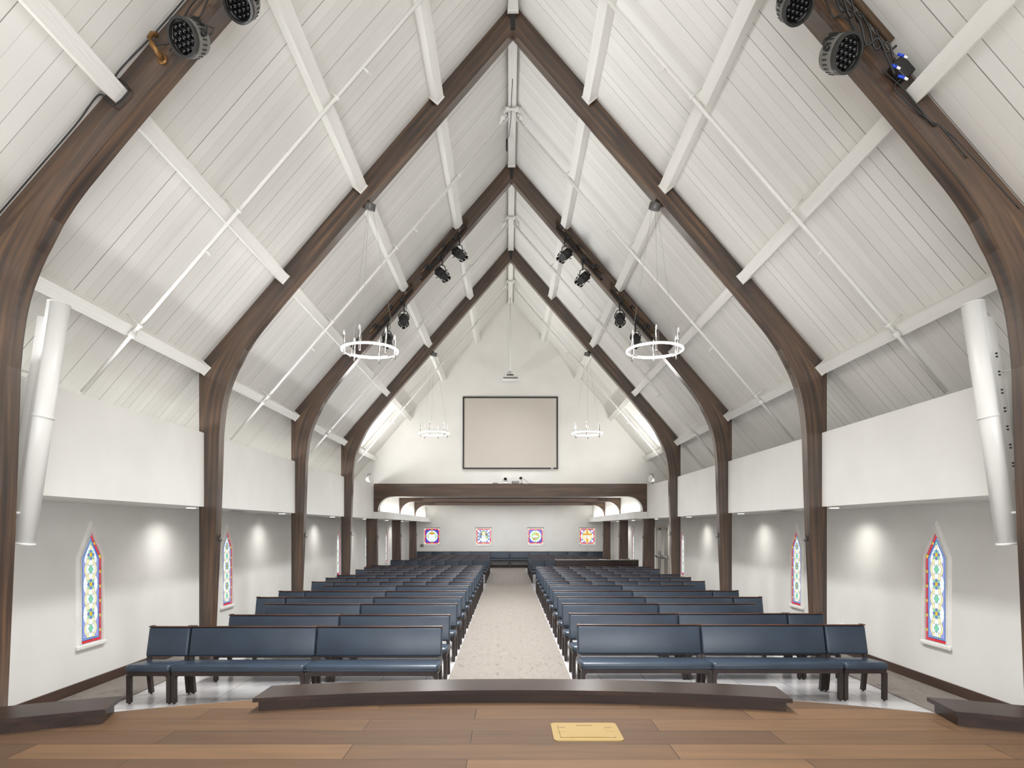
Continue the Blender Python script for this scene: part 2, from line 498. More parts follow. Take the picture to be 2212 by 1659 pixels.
# bulkheads with soffits, bay by bay
for s, nm in ((-1, 'left'), (1, 'right')):
    mb = MB()
    edges = [(-1.0 + RY0 + 1.0, ARCH[0])] + [(ARCH[i] + T, (ARCH + [YG - .3])[i + 1]) for i in range(4)]
    for y0, y1 in edges:
        a, b = sorted((s * XB, s * (XB + .10)))
        mb.box(a, b, y0, y1, BB, BT)
        a, b = sorted((s * (XB + .10), s * XW))
        mb.box(a, b, y0, y1, BB, BB + .06)
    for y in ARCH:
        a, b = sorted((s * 4.71, s * XW))
        mb.box(a, b, y, y + T, BB, BB + .06)
        a, b = sorted((s * 4.71, s * 4.77))
        mb.box(a, b, y, y + T, BB + .06, BT)
    a, b = sorted((s * 4.18, s * XW))
    a2, b2 = sorted((s * 4.87, s * XW))
    mb.box(a2, b2, YG - .3, YG + .25, BB, BB + .06)
    struct(mb, f'wall_bulkhead_{nm}', M['wall'], f'white boxed bulkhead hanging along the {nm} side over the windows', 'wall')

# ------------------------------------------------------------------ stage
SZ = 0.80
def arc_pts(xa, xb, peak, R, n=24):
    out = []
    for i in range(n + 1):
        x = xa + (xb - xa) * i / n
        out.append((x, peak - R + math.sqrt(max(R * R - x * x, 0))))
    return out
edge = arc_pts(-4.30, 4.30, 5.05, 7.0, 40)
poly = [(-XW, RY0), (XW, RY0), (XW, edge[-1][1] - .6)] + edge[::-1] + [(-XW, edge[0][1] - .6)]
struct(MB().prism(poly, SZ - .03, SZ, axis='z'), 'floor_stage', M['plank'], 'walnut plank stage floor in the foreground', 'floor')
inner = [(x * .985, y - .03) for x, y in edge]
poly = [(-XW + .01, RY0), (XW - .01, RY0), (XW - .01, inner[-1][1] - .6)] + inner[::-1] + [(-XW + .01, inner[0][1] - .6)]
struct(MB().prism(poly, 0, SZ - .03, axis='z'), 'wall_stage_riser', M['kneelwood'], 'dark stage front', 'wall')
pts = [(x, y + .006, SZ - .004) for x, y in edge]
struct(MB().path(pts, 0.005, 6), 'trim_1', M['silver'], 'thin pale trim along the curved stage edge', 'trim')

def kneeler(name, xa, xb, label, cutL=0.0, cutR=0.0):
    root = empty(name, ((xa + xb) / 2, arc_pts((xa + xb) / 2, xb, 4.83, 7.8, 1)[0][1], SZ), None, label, 'step', 'dark curved wooden steps on the stage')
    ox, oy, oz = root.location
    def slab(inset, z0, z1):
        n = 20
        fr = arc_pts(xa + inset, xb - inset, 4.66 + inset, 7.8, n)
        bk = arc_pts(xa + inset + cutL, xb - inset + cutR, 5.01 - inset, 7.8 + .35, n)
        poly = [(x - ox, y - oy) for x, y in fr] + [(x - ox, y - oy) for x, y in bk[::-1]]
        return MB().prism(poly, z0, z1, axis='z')
    slab(0.028, 0.0, 0.069).build('base', M['kneelwood'], root)
    slab(0.0, 0.069, 0.099).build('top_board', M['kneelwood'], root)
    return root
kneeler('kneeling_step', -1.875, 1.93, 'long dark curved wooden step on the stage edge in front of the aisle', 0, .03)
kneeler('kneeling_step', -3.9, -2.74, 'dark curved wooden step at the left end of the stage edge', 0, -.10)
kneeler('kneeling_step', 2.86, 4.0, 'dark curved wooden step at the right end of the stage edge', .05, 0)

# brass floor box
fb = empty('floor_box', (.425, 4.005, SZ), None, 'square brass floor box let into the walnut stage planks', 'floor box')
m_ = MB(); m_.rbox(-.215, .215, -.175, .175, 0.0, 0.006, 0.0028, 2)
bm = None
def rrect(hx, hy, r, n=5):
    out = []
    for cx, cy, a0 in ((hx - r, hy - r, 0), (-hx + r, hy - r, 90), (-hx + r, -hy + r, 180), (hx - r, -hy + r, 270)):
        for k in range(n + 1):
            a = math.radians(a0 + 90 * k / n); out.append((cx + r * math.cos(a), cy + r * math.sin(a)))
    return out
MB().prism(rrect(.215, .175, .028), 0, .006, axis='z').build('frame', M['brass'], fb)
MB().prism(rrect(.172, .125, .006), .006, .0065, axis='z').build('seam', M['black'], fb)
MB().prism(rrect(.170, .123, .005), .0065, .0095, axis='z').build('lid', M['brass'], fb)
mm = MB(); mm.box(-.05, .05, .098, .112, .0095, .0102)
mm.build('finger_slot', M['bronze'], fb)
for s in (-1, 1):
    a, b = sorted((s * .172, s * .128))
    f_ = MB().box(a, b, -.02, .055, .0095, .0112).build('cable_flap', M['brass'], fb)
    MB().box(a, b, .055, .062, .0095, .0114).build('gap', M['black'], f_)
MB().box(-.115, .115, -.121, -.112, .0095, .0118).build('hinge', M['brass'], fb)

# ------------------------------------------------------------------ pointed arches
INTR = [(0.0, 9.49), (3.167, 5.829), (3.42, 5.53), (3.654, 5.245), (3.79, 5.08), (3.902, 4.925), (4.0, 4.77), (4.083, 4.602), (4.146, 4.485), (4.198, 4.367),
        (4.25, 4.23), (4.299, 4.07), (4.33, 3.90), (4.353, 3.73), (4.374, 3.50), (4.384, 3.17), (4.41, 2.35), (4.515, 0.0)]
STEP = [(0.0, 9.715), (1.5, 9.715 - SL * 1.5), (3.0, 9.715 - SL * 3.0), (4.3, 9.715 - SL * 4.3), (4.60, 4.30), (4.60, 0.0)]
OUT = [(0.0, ZR), (4.655, ZR - SL * 4.655), (4.694, 4.42), (4.694, 0.0)]

def loft(mb, A, B_, y0, y1, s, mi=0, n=40, uo=0.0):
    """solid between polylines A and B_ (both x,z from the apex down), with UVs along the length"""
    def resample(P, n):
        L_ = [0]
        for i in range(1, len(P)): L_.append(L_[-1] + math.dist(P[i - 1], P[i]))
        out = []
        for k in range(n + 1):
            t = L_[-1] * k / n
            i = 1
            while i < len(L_) - 1 and L_[i] < t: i += 1
            f = (t - L_[i - 1]) / (L_[i] - L_[i - 1])
            out.append((P[i - 1][0] + (P[i][0] - P[i - 1][0]) * f, P[i - 1][1] + (P[i][1] - P[i - 1][1]) * f))
        return out, L_[-1]
    a, la = resample(A, n); b, lb = resample(B_, n)
    vs_, fs_, uv = [], [], []
    for (ax, az), (bx, bz) in zip(a, b):
        vs_ += [(s * ax, y0, az), (s * bx, y0, bz), (s * bx, y1, bz), (s * ax, y1, az)]
    for k in range(n):
        u0, u1 = uo + la * k / n, uo + la * (k + 1) / n
        d0 = math.dist(a[k], b[k]); d1 = math.dist(a[k + 1], b[k + 1])
        o, p = 4 * k, 4 * (k + 1)
        rows = [(0.0, d0, 0.0, d1), (d0, d0 + T, d1, d1 + T), (d0 + T, 2 * d0 + T, d1 + T, 2 * d1 + T), (-T, 0, -T, 0)]
        for e, (v0, v1, v2, v3) in enumerate(rows):
            fs_.append([o + e, o + (e + 1) % 4, p + (e + 1) % 4, p + e])
            uv.append([(u0, v0), (u0, v1), (u1, v3), (u1, v2)])
    fs_.append([0, 3, 2, 1]); uv.append([(0, 0), (0, .1), (.1, .1), (.1, 0)])
    o = 4 * n
    fs_.append([o, o + 1, o + 2, o + 3]); uv.append([(0, 0), (0, .1), (.1, .1), (.1, 0)])
    return mb.add(vs_, fs_, mi, False, uv)

def matched(P):
    return P
for i, y in enumerate(ARCH):
    root = empty('timber_arch', (0, y, 0), None,
                 f'dark pointed timber arch, {["nearest to the stage, its apex cut off by the frame","second from the stage, carrying the front ring chandeliers","third from the stage, hung with black spotlights","fourth and farthest from the stage"][i]}',
                 'arch', 'pointed timber arches')
    for s in (-1, 1):
        # inner curved member follows the intrados; its outer side is the step line
        a = [p for p in INTR]
        # split at the haunch so the two polylines stay in register
        m1 = MB()
        loft(m1, [(0.0, 9.49), (3.167, 5.829)], [(0.0, 9.715), (3.33, 9.715 - SL * 3.33)], 0, T, s, n=14)
        A2 = INTR[1:15]; B2 = [(3.33, 9.715 - SL * 3.33), (4.6, 9.715 - SL * 4.6), (4.6, 3.50)]
        loft(m1, A2, B2, 0, T, s, n=26, uo=4.84)
        loft(m1, INTR[14:], [(4.6, 3.50), (4.6, 0.0)], 0, T, s, n=8, uo=7.55)
        m1.build('curved_rib', M['rib'], root)
        m2 = MB()
        loft(m2, [(0.0, 9.715), (4.6, 9.715 - SL * 4.6)], [(0.0, ZR - .004), (4.694, ZR - .004 - SL * 4.694)], 0.045, T - .004, s, n=20)
        loft(m2, [(4.6, 9.715 - SL * 4.6), (4.6, 0)], [(4.694, ZR - .004 - SL * 4.694), (4.694, 0)], 0.045, T - .004, s, n=16)
        m2.build('rafter', M['rib'], root)
    MB().box(-.035, .035, -.012, .0, 9.52, 9.74).build('steel_plate', M['black'], root)

# ------------------------------------------------------------------ purlins and ridge beams
nL = lambda s: Vector((-s * math.sin(math.atan(SL)), 0, -math.cos(math.atan(SL))))
PX = [1.205, 2.345, 3.505, 4.677]
BAYS = [(-3.9, ARCH[0]), (ARCH[0] + T, ARCH[1]), (ARCH[1] + T, ARCH[2]), (ARCH[2] + T, ARCH[3]), (ARCH[3] + T, YG)]
BAYN = ['over the stage before the nearest arch', 'between the nearest and second arches', 'between the second and third arches',
        'between the third and fourth arches', 'between the fourth arch and the gable wall']
UPS = ['topmost', 'second from top', 'third from top', 'lowest']
ang = math.atan(SL)
for s in (-1, 1):
    side = 'left' if s < 0 else 'right'
    for k, px in enumerate(PX):
        for b, (y0, y1) in enumerate(BAYS):
            c = Vector((s * px, 0, ZR - SL * px))
            u = Vector((s * math.cos(ang), 0, -math.sin(ang)))      # down the slope
            n = nL(s)
            def quad(w_, h_, ya, yb, off=0.0):
                vs_ = []
                for y in (ya, yb):
                    for a_, b_ in ((-w_ / 2, off), (w_ / 2, off), (w_ / 2, h_), (-w_ / 2, h_)):
                        p = c + u * a_ + n * b_; vs_.append((p.x, y, p.z))
                return vs_
            F6 = [(0, 1, 2, 3), (7, 6, 5, 4), (0, 4, 5, 1), (1, 5, 6, 2), (2, 6, 7, 3), (3, 7, 4, 0)]
            root = MB().add(quad(.145, .168, y0, y1), F6).build('purlin', M['white'])
            tag(root, f'white roof purlin, {side} slope, {UPS[k]}, {BAYN[b]}', 'purlin', 'white roof purlins')
            if b in (1, 2, 3):
                MB().add(quad(.162, .178, y1 - .022, y1), F6).build('end_collar', M['white'], root)
for b, (y0, y1) in enumerate(BAYS):
    r_ = MB().box(-.073, .073, y0, y1, 9.767, ZR - .06).build('ridge_beam', M['white'])
    tag(r_, f'white painted beam along the ridge, {BAYN[b]}', 'beam', 'white ridge beams')
    if b in (0, 1, 2, 3):
        MB().box(-.083, .083, y1 - .05, y1, 9.757, ZR - .06).build('end_collar', M['white'], r_)

# ------------------------------------------------------------------ sprinkler pipes
for b in (1, 2, 3, 4):
    yp = 7.45 + 3.99 * (b - 1)
    for s in (-1, 1):
        side = 'left' if s < 0 else 'right'
        n = nL(s)
        def on(px, off=.205):
            p = Vector((s * px, 0, ZR - SL * px)) + n * off
            return (p.x, yp, p.z)
        a, e = on(.22), on(5.28)
        root = MB().tube(a, e, .0235, n=12).build('sprinkler_pipe', M['pipe_white'])
        tag(root, f'white sprinkler pipe on the {side} slope {BAYN[b]}', 'pipe', 'white sprinkler pipes')
        for px in PX:
            m_ = MB(); c0 = on(px - .1, .205); c1 = on(px - .1, .165)
            c = Vector(on(px - .085)); d_ = Vector((s * math.cos(ang), 0, -math.sin(ang)))
            m_.tube(c - d_ * .018, c + d_ * .018, .036, n=12)
            top = Vector(on(px - .085, .0)); m_.tube(c, top, .008, n=6)
            m_.build('pipe_hanger', M['pipe_white'], root)
        c = Vector(on(4.60)); d_ = Vector((s * math.cos(ang), 0, -math.sin(ang)))
        MB().tube(c + d_ * .10, c + d_ * .17, .038, n=12).build('coupling', M['pipe_white'], root)
        for px in (1.95, 3.82):
            c = Vector(on(px)); q = c + Vector((-s * .07, 0, -.07))
            hd = MB().tube(c, q, .012, n=8)
            hd.lathe([(.006, 0), (.02, .012), (.024, .014), (.024, .017)], q, q - c, n=10)
            hd.build('sprinkler_head', M['pipe_white'], root)
    # branch fittings saddled under the ridge beam
    m_ = MB()
    zc_ = 9.70
    pts = []
    for k in range(13):
        a_ = math.radians(-20 + 220 * k / 12)
        pts.append((.145 * math.cos(a_), yp, 9.67 + .05 * math.sin(a_) * 1.0))
    m_.path([(-.22, yp, 9.46), (-.17, yp, 9.55), (-.14, yp, 9.68), (-.07, yp, 9.73), (.07, yp, 9.73), (.14, yp, 9.68), (.17, yp, 9.55), (.22, yp, 9.46)], .026, 10)
    for sx in (-1, 1):
        m_.tube((sx * .175, yp, 9.53), (sx * .15, yp, 9.62), .046, n=12)
        m_.tube((sx * .125, yp, 9.72), (sx * .06, yp, 9.735), .046, n=12)
        for q in (-1, 1):
            m_.tube((sx * .15 + q * .045, yp - .04, 9.60), (sx * .15 + q * .045, yp + .04, 9.60), .012, n=6)
    tag(m_.build('pipe_coupling', M['pipe_white']), f'white pipe fittings saddled under the ridge {BAYN[b]}', 'pipe fitting', 'pipe fittings at the ridge')

# ------------------------------------------------------------------ rear low room
zt, zb = 3.60, 3.17
struct(MB().box(-4.45, 4.45, YG - .28, YR, 3.33, 3.43), 'ceiling_rear', M['wall'], 'flat white ceiling of the low rear room', 'ceiling')
struct(MB().box(-XW, XW, YG + .25, YR, 3.44, 3.50), 'ceiling_rear_upper', M['wall'])
for s, nm in ((-1, 'left'), (1, 'right')):
    mb = MB()
    a, b = sorted((s * 4.45, s * 4.52)); mb.box(a, b, YG - .02, YR, BB + .06, 3.33)
    a, b = sorted((s * 4.18, s * 4.45)); 
    mb.box(a, b, YG - .32, YR, BB, BB + .04)                      # trough bottom
    a2, b2 = sorted((s * 4.18, s * 4.21)); mb.box(a2, b2, YG - .32, YR, BB + .04, 2.65)   # lip
    a, b = sorted((s * 4.45, s * XW)); mb.box(a, b, YG + .25, YR, BB, BB + .06)
    a, b = sorted((s * 4.45, s * 4.86)); mb.box(a, b, YG - .26 + .0, YG + .25, BB, BB + .06)
    a, b = sorted((s * 4.18, s * 4.62)); mb.box(a, b, YG - .33, YG - .305, BB, 2.65)
    struct(mb, f'wall_rear_ledge_{nm}', M['wall'], f'white lit ledge and soffit along the {nm} side of the rear room', 'wall')
# rear wall with four square window openings
WINX = [-4.17, -1.39, 1.39, 4.17]
hw = .445; wz0, wz1 = 1.16, 2.15
mb = MB()
mb.box(-XW, XW, YR, YR + .2, 0, wz0); mb.box(-XW, XW, YR, YR + .2, wz1, 3.5)
xs = [-XW] + [v for x in WINX for v in (x - hw, x + hw)] + [XW]
for k in range(0, len(xs), 2): mb.box(xs[k], xs[k + 1], YR, YR + .2, wz0, wz1)
struct(mb, 'wall_rear', M['wall'], 'white rear wall with four small square stained glass windows', 'wall')
struct(MB().box(-XW, XW, YR - .02, YR, 0, .135), 'baseboard_rear', M['basewood'], 'brown baseboard along the rear wall', 'baseboard')
# portal frames
for i, (yf, xo, xi, top, nm) in enumerate(((YG - .30, 4.60, 4.47, zt, 'front'), (25.25, 4.44, 4.40, 3.325, 'middle'), (29.3, 4.44, 4.40, 3.325, 'rear'))):
    root = empty('portal_frame', (0, yf, 0), None, f'dark wooden portal frame with rounded corners, {["directly under the projection screen","middle one of the rear room","nearest the rear wall"][i]}', 'beam', 'dark portal frames of the rear room')
    rr = .49
    def corner(s):
        c = (s * (xi - rr), zb - rr)
        pts = [(s * xo, 2.655), (s * xo, top), (s * (xi - rr), top), (s * (xi - rr), zb)]
        for k in range(1, 13):
            a = PI / 2 * (1 - k / 12)
            pts.append((c[0] + s * rr * math.cos(a), c[1] + rr * math.sin(a)))
        pts[-1] = (s * xi, 2.655)
        return pts
    th = .26
    MB().box(-(xi - rr), (xi - rr), 0, th, zb, top).build('lintel', M['beamwood'], root)
    for s in (-1, 1):
        br = MB().prism(corner(s), 0, th, mi=0).build('corner_brace', M['beamwood'], root)
        # white reveal inside the curve
        pts = []
        c = (s * (xi - rr), zb - rr)
        outer = [(c[0] + s * rr * math.cos(PI / 2 * (1 - k / 12)), c[1] + rr * math.sin(PI / 2 * (1 - k / 12))) for k in range(13)]
        innr = [(c[0] + s * (rr - .012) * math.cos(PI / 2 * (1 - k / 12)), c[1] + (rr - .012) * math.sin(PI / 2 * (1 - k / 12))) for k in range(13)]
        MB().prism(outer + innr[::-1], .02, th - .01).build('arch_lining', M['wall'], br)
    po, pi_ = ((4.86, 4.50), (4.75, 4.41), (4.70, 4.37))[i]
    for s in (-1, 1):
        a, b = sorted((s * pi_, s * po))
        MB().box(a, b, 0.02, .24, 0.0, BB - .001).build('post', M['postwood'], root)

# ------------------------------------------------------------------ stained glass windows
def flat(mb, pts, mi, lift):
    n = len(pts)
    return mb.add([(x, -lift, z) for x, z in pts], [list(range(n))], mi)
def line2(mb, p, q, w_, mi, lift):
    d = (Vector(q) - Vector(p)); L_ = d.length
    if L_ < 1e-6: return
    d /= L_; nn = Vector((-d.y, d.x)) * w_ / 2
    P, Q = Vector(p), Vector(q)
    flat(mb, [tuple(P - nn), tuple(Q - nn), tuple(Q + nn), tuple(P + nn)], mi, lift)
def outline(mb, pts, w_, mi, lift):
    for k in range(len(pts)): line2(mb, pts[k], pts[(k + 1) % len(pts)], w_, mi, lift)
def ell(cx, cz, rx, rz, n=20, a0=0, a1=360):
    m_ = n if a1 - a0 >= 360 else n + 1
    return [(cx + rx * math.cos(math.radians(a0 + (a1 - a0) * k / n)), cz + rz * math.sin(math.radians(a0 + (a1 - a0) * k / n))) for k in range(m_)]
def petal(cx, cz, ang_, L0, L1, w_):
    a = math.radians(ang_); d = (math.cos(a), math.sin(a)); nn = (-d[1], d[0])
    mid = (L0 + L1) / 2
    def P(l, t): return (cx + d[0] * l + nn[0] * t, cz + d[1] * l + nn[1] * t)
    return [P(L0, 0), P(mid, -w_), P(L1, 0), P(mid, w_)]
GK = list(G.keys()); GM = [G[k] for k in GK] + [M['lead']]
gi = {k: i for i, k in enumerate(GK)}; LD = len(GK)

def lancet_glass():
    mb = MB()
    hw_, z0, zs, z1 = .21, .61, 1.715, 2.05
    def shape(ins, insb=None):
        insb = ins if insb is None else insb
        k = (z1 - zs) / hw_
        # constant inset from the slanted head
        dz = ins * math.sqrt(1 + k * k)
        return [(-hw_ + ins, z0 + insb), (hw_ - ins, z0 + insb), (hw_ - ins, zs + (ins * k - dz) ), (0, z1 - dz), (-hw_ + ins, zs + (ins * k - dz))]
    mb.prism(shape(0), 0.0, 0.006, mi=gi['red'])
    L0 = 0.001
    # yellow squares in the red border
    for zq in [.74 + .195 * k for k in range(6)]:
        for s in (-1, 1):
            a, b = sorted((s * hw_, s * (hw_ - .034)))
            flat(mb, [(a, zq - .017), (b, zq - .017), (b, zq + .017), (a, zq + .017)], gi['yellow'], L0)
    for s in (-1, 1):
        for t in (0.02, .52):
            a = (s * hw_ * (1 - t), zs + (z1 - zs) * t); b = (s * hw_ * (1 - t - .08), zs + (z1 - zs) * (t + .08))
            dn = (-s * .034, -.012)
            flat(mb, [a, b, (b[0] + dn[0], b[1] + dn[1]), (a[0] + dn[0], a[1] + dn[1])], gi['yellow'], L0)
    flat(mb, shape(.036), gi['blue'], .0016)
    flat(mb, shape(.046), gi['white'], .0020)
    flat(mb, shape(.050), gi['blue'], .0024)
    flat(mb, shape(.060), gi['lav'], .0028)
    W_ = hw_ - .062
    def clampx(pts): return [(max(-W_, min(W_, x)), max(z0 + .062, z)) for x, z in pts]
    flowers = [1.752, 1.366, .980]; dia = [1.560, 1.174, .788]
    for zf in flowers:
        e = ell(0, zf, .145, .165, 24)
        if zf > 1.7: e = [(x * min(1, max(.05, (1.965 - z) / .30)), z) for x, z in e]
        e = clampx(e); flat(mb, e, gi['white'], .0032); outline(mb, e, .0035, LD, .0034)
    for zd in dia:
        for r, c in ((.125, 'cream'), (.092, 'white')):
            e = clampx(ell(0, zd, r, r * .95, 24)); flat(mb, e, gi[c], .0038 + (.125 - r) * .01); outline(mb, e, .0035, LD, .0044)
        for s in (-1, 1):
            e = clampx(ell(0, zd + s * .115, .082, .072, 20)); flat(mb, e, gi['cream'], .0050); outline(mb, e, .0035, LD, .0053)
            e = clampx(ell(0, zd + s * .085, .040, .052, 16)); flat(mb, e, gi['white'], .0056); outline(mb, e, .003, LD, .0059)
        e = [(0, zd - .062), (.048, zd), (0, zd + .062), (-.048, zd)]
        flat(mb, e, gi['green'], .0062); outline(mb, e, .004, LD, .0065)
    for zf in flowers:
        for k in range(8):
            p = petal(0, zf, 45 * k + 0, .02, .085 if k % 2 else .075, .026)
            if zf > 1.7: p = [(x * min(1, (1.97 - z) / .22), z) for x, z in p]
            flat(mb, p, gi['mint'] if k % 2 else gi['peri'], .0068); outline(mb, p, .0028, LD, .0071)
        e = ell(0, zf, .026, .029, 14); flat(mb, e, gi['yellow'], .0074); outline(mb, e, .003, LD, .0077)
    # head: small leaves to the point
    for dz, wd in ((.10, .03), (.15, .022)):
        e = [(0, 1.752 + dz - .03), (wd, 1.752 + dz), (0, 1.752 + dz + .035), (-wd, 1.752 + dz)]
        flat(mb, e, gi['cream'] if dz < .12 else gi['mint'], .0074); outline(mb, e, .003, LD, .0077)
    for s in (-1, 1):
        for zf in flowers + dia:
            line2(mb, (s * (.15 if zf in dia else .12), zf), (s * (hw_ - (.0 if zf not in flowers[:1] else .02)), zf), .003, LD, .0080)
    outline(mb, shape(.036), .004, LD, .0080); outline(mb, shape(.055), .003, LD, .0080); outline(mb, shape(0.002), .005, LD, .0080)
    line2(mb, (0, z0), (0, z0 + .14), .003, LD, .0080)
    return mb

def lancet_casing():
    mb = MB()
    hw_o, hw_i = .28, .215
    O = [(-hw_o, .548), (hw_o, .548), (hw_o, 1.725), (0, 2.21), (-hw_o, 1.725)]
    I = [(-hw_i, .607), (hw_i, .607), (hw_i, 1.717), (0, 2.06), (-hw_i, 1.717)]
    Ob = [(-hw_o + .03, .58), (hw_o - .03, .58), (hw_o - .03, 1.722), (0, 2.165), (-hw_o + .03, 1.722)]
    n = 5
    vs_ = [(x, 0, z) for x, z in O] + [(x, -.034, z) for x, z in Ob] + [(x, -.034, z) for x, z in I] + [(x, 0.0, z) for x, z in I]
    fs_ = []
    for k in range(n):
        j = (k + 1) % n
        for r in range(3): fs_.append((r * n + k, r * n + j, (r + 1) * n + j, (r + 1) * n + k))
    mb.add(vs_, fs_)
    mb.rbox(-.286, .286, -.042, -.002, .545, .598, .012, 2, smooth=False)
    return mb
proto_w = None
wn_ = 0
for s in (-1, 1):
    for k in range(6):
        if s > 0 and k == 4: continue
        wn_ += 1
        y = 8.235 + 3.985 * k
        side = 'left' if s < 0 else 'right'
        if proto_w is None:
            root = empty(f'window_{wn_}'); lancet_casing().build('window_frame', M['white'], root, fix=False)
            g = lancet_glass().build('stained_glass', GM, root, fix=False)
            proto_w = root
        else:
            root = copy_tree(proto_w); root.name = f'window_{wn_}'
        root.location = (s * (XW - .001), y, 0)
        root.rotation_euler = (0, 0, PI / 2 if s < 0 else -PI / 2)
        tag(root, f'tall pointed stained glass window, {side} wall, {ORD[k]} from the stage' + (', red border with blue and yellow flowers' if k == 0 else ''), 'window', 'pointed stained glass windows', 'structure')

# square windows in the rear wall
def square_glass(kind):
    mb = MB()
    h = .37; cz = 0
    sq = lambda r: [(-r, -r), (r, -r), (r, r), (-r, r)]
    mb.prism(sq(h), 0, .008, mi=gi['white'])
    flat(mb, sq(h - .01), gi['red'], .001)
    field = 'deep' if kind in (0, 2) else 'white'
    flat(mb, sq(h - .065), gi[field], .002)
    for k in range(8):
        x, z = [(-1, -1), (0, -1), (1, -1), (1, 0), (1, 1), (0, 1), (-1, 1), (-1, 0)][k]
        c = (x * (h - .037), z * (h - .037)); r = .028
        flat(mb, [(c[0] - r, c[1] - r), (c[0] + r, c[1] - r), (c[0] + r, c[1] + r), (c[0] - r, c[1] + r)], gi['cream' if k % 2 == 0 else 'yellow'], .003)
    if kind in (0, 2):
        flat(mb, ell(0, 0, .285, .285, 32), gi['white'], .004); outline(mb, ell(0, 0, .285, .285, 32), .006, LD, .0045)
        for a in (0, 90, 180, 270):
            x, z = math.cos(math.radians(a)), math.sin(math.radians(a))
            line2(mb, (x * .25, z * .25), (x * .315, z * .315), .03, LD, .005)
        if kind == 0:
            flat(mb, ell(0, 0, .215, .215, 28), gi['sage'], .005)
            flat(mb, [(-.15, -.19), (.15, -.19), (.17, .08), (.09, .13), (-.09, .13), (-.17, .08)], gi['white'], .006)
            flat(mb, ell(0, .12, .12, .045, 16), gi['amber'], .0065)
            line2(mb, (0, .08), (0, .24), .035, gi['amber'], .007)
        else:
            flat(mb, ell(0, 0, .215, .215, 28), gi['sage'], .005)
            flat(mb, [(-.02, .16), (.07, .12), (.19, .15), (.13, .08), (.17, .02), (.07, .05), (-.02, .02), (.02, .09)], gi['amber'], .006)
            flat(mb, ell(-.03, -.01, .14, .05, 16), gi['white'], .0065)
            line2(mb, (-.1, -.08), (.1, -.06), .03, gi['red'], .007); line2(mb, (-.13, -.06), (.12, -.03), .03, gi['white'], .0075)
            line2(mb, (-.10, -.19), (-.04, -.09), .06, gi['brown'], .0068)
    else:
        for a in range(0, 360, 30):
            if kind == 3 and a % 90 == 0: continue
            p = [(math.cos(math.radians(a + da)) * r, math.sin(math.radians(a + da)) * r) for r, da in ((.18, -6), (.36, -6), (.36, 6), (.18, 6))]
            p = [(max(-.305, min(.305, x)), max(-.305, min(.305, z))) for x, z in p]
            flat(mb, p, gi['blue' if kind == 1 else 'peri'], .003)
            p2 = [(math.cos(math.radians(a + 11 + da)) * r, math.sin(math.radians(a + 11 + da)) * r) for r, da in ((.18, -3), (.36, -3), (.36, 3), (.18, 3))]
            p2 = [(max(-.305, min(.305, x)), max(-.305, min(.305, z))) for x, z in p2]
            flat(mb, p2, gi['lav'], .0031)
        if kind == 1:
            e = ell(0, -.01, .215, .27, 28); flat(mb, e, gi['grey'], .004); outline(mb, e, .010, gi['cream'], .0046)
            flat(mb, [(-.2, -.1), (.2, -.1), (.13, -.22), (0, -.27), (-.13, -.22)], gi['white'], .0052)
            flat(mb, [(-.11, -.16), (.11, -.16), (.09, .04), (.0, .1), (-.09, .04)], gi['white'], .0056)
            flat(mb, ell(0, .10, .065, .085, 16), gi['cream'], .0062)
            flat(mb, ell(0, .17, .10, .045, 16), gi['cream'], .0060)
            flat(mb, ell(.14, -.06, .05, .08, 12), gi['sage'], .0058); flat(mb, ell(-.15, -.02, .04, .07, 12), gi['peri'], .0050)
            line2(mb, (0, -.12), (.03, -.02), .02, gi['green'], .0066)
            flat(mb, ell(.0, .03, .02, .02, 8), gi['red'], .0066)
        else:
            flat(mb, ell(0, 0, .235, .28, 28), gi['cream'], .004); outline(mb, ell(0, 0, .235, .28, 28), .008, gi['yellow'], .0045)
            line2(mb, (0, -.29), (0, .29), .075, gi['amber'], .005); line2(mb, (-.21, .09), (.21, .09), .075, gi['amber'], .0054)
            flat(mb, [(-.11, .06), (-.03, .03), (0, .08), (.04, .03), (.11, .05), (.07, -.12), (.03, -.15), (-.02, -.02), (-.06, -.14)], gi['white'], .006)
            line2(mb, (.0, .05), (.02, -.06), .008, gi['grey'], .0066); line2(mb, (-.03, .0), (-.02, -.08), .008, gi['grey'], .0066)
    return mb
desc = ['red border, blue corners and white cloth under a flame', 'red border, blue rays and a figure in an oval', 'red border, blue corners and a bird on green', 'red border, blue rays and a golden draped cross']
for k, x in enumerate(WINX):
    root = empty(f'window_{wn_ + 1 + k}', (x, YR + .10, (wz0 + wz1) / 2 + .015), None)
    tag(root, f'small square stained glass window in the rear wall, {desc[k]}', 'window', 'square windows in the rear wall', 'structure')
    sg = square_glass(k).build('stained_glass', GM, root, fix=False); sg.scale = (1.1, 1.0, 1.1)
    m_ = MB()
    m_.box(-hw, hw, -.0, .06, .408, .48); m_.box(-hw, hw, -.0, .06, -.51, -.408); m_.box(-hw, -.408, 0, .06, -.408, .408); m_.box(.408, hw, 0, .06, -.408, .408)
    m_.build('window_frame', M['white'], root)
    MB().box(-hw - .0, hw + .0, -.115, 0.0, -.52, -.498).build('window_sill', M['white'], root)

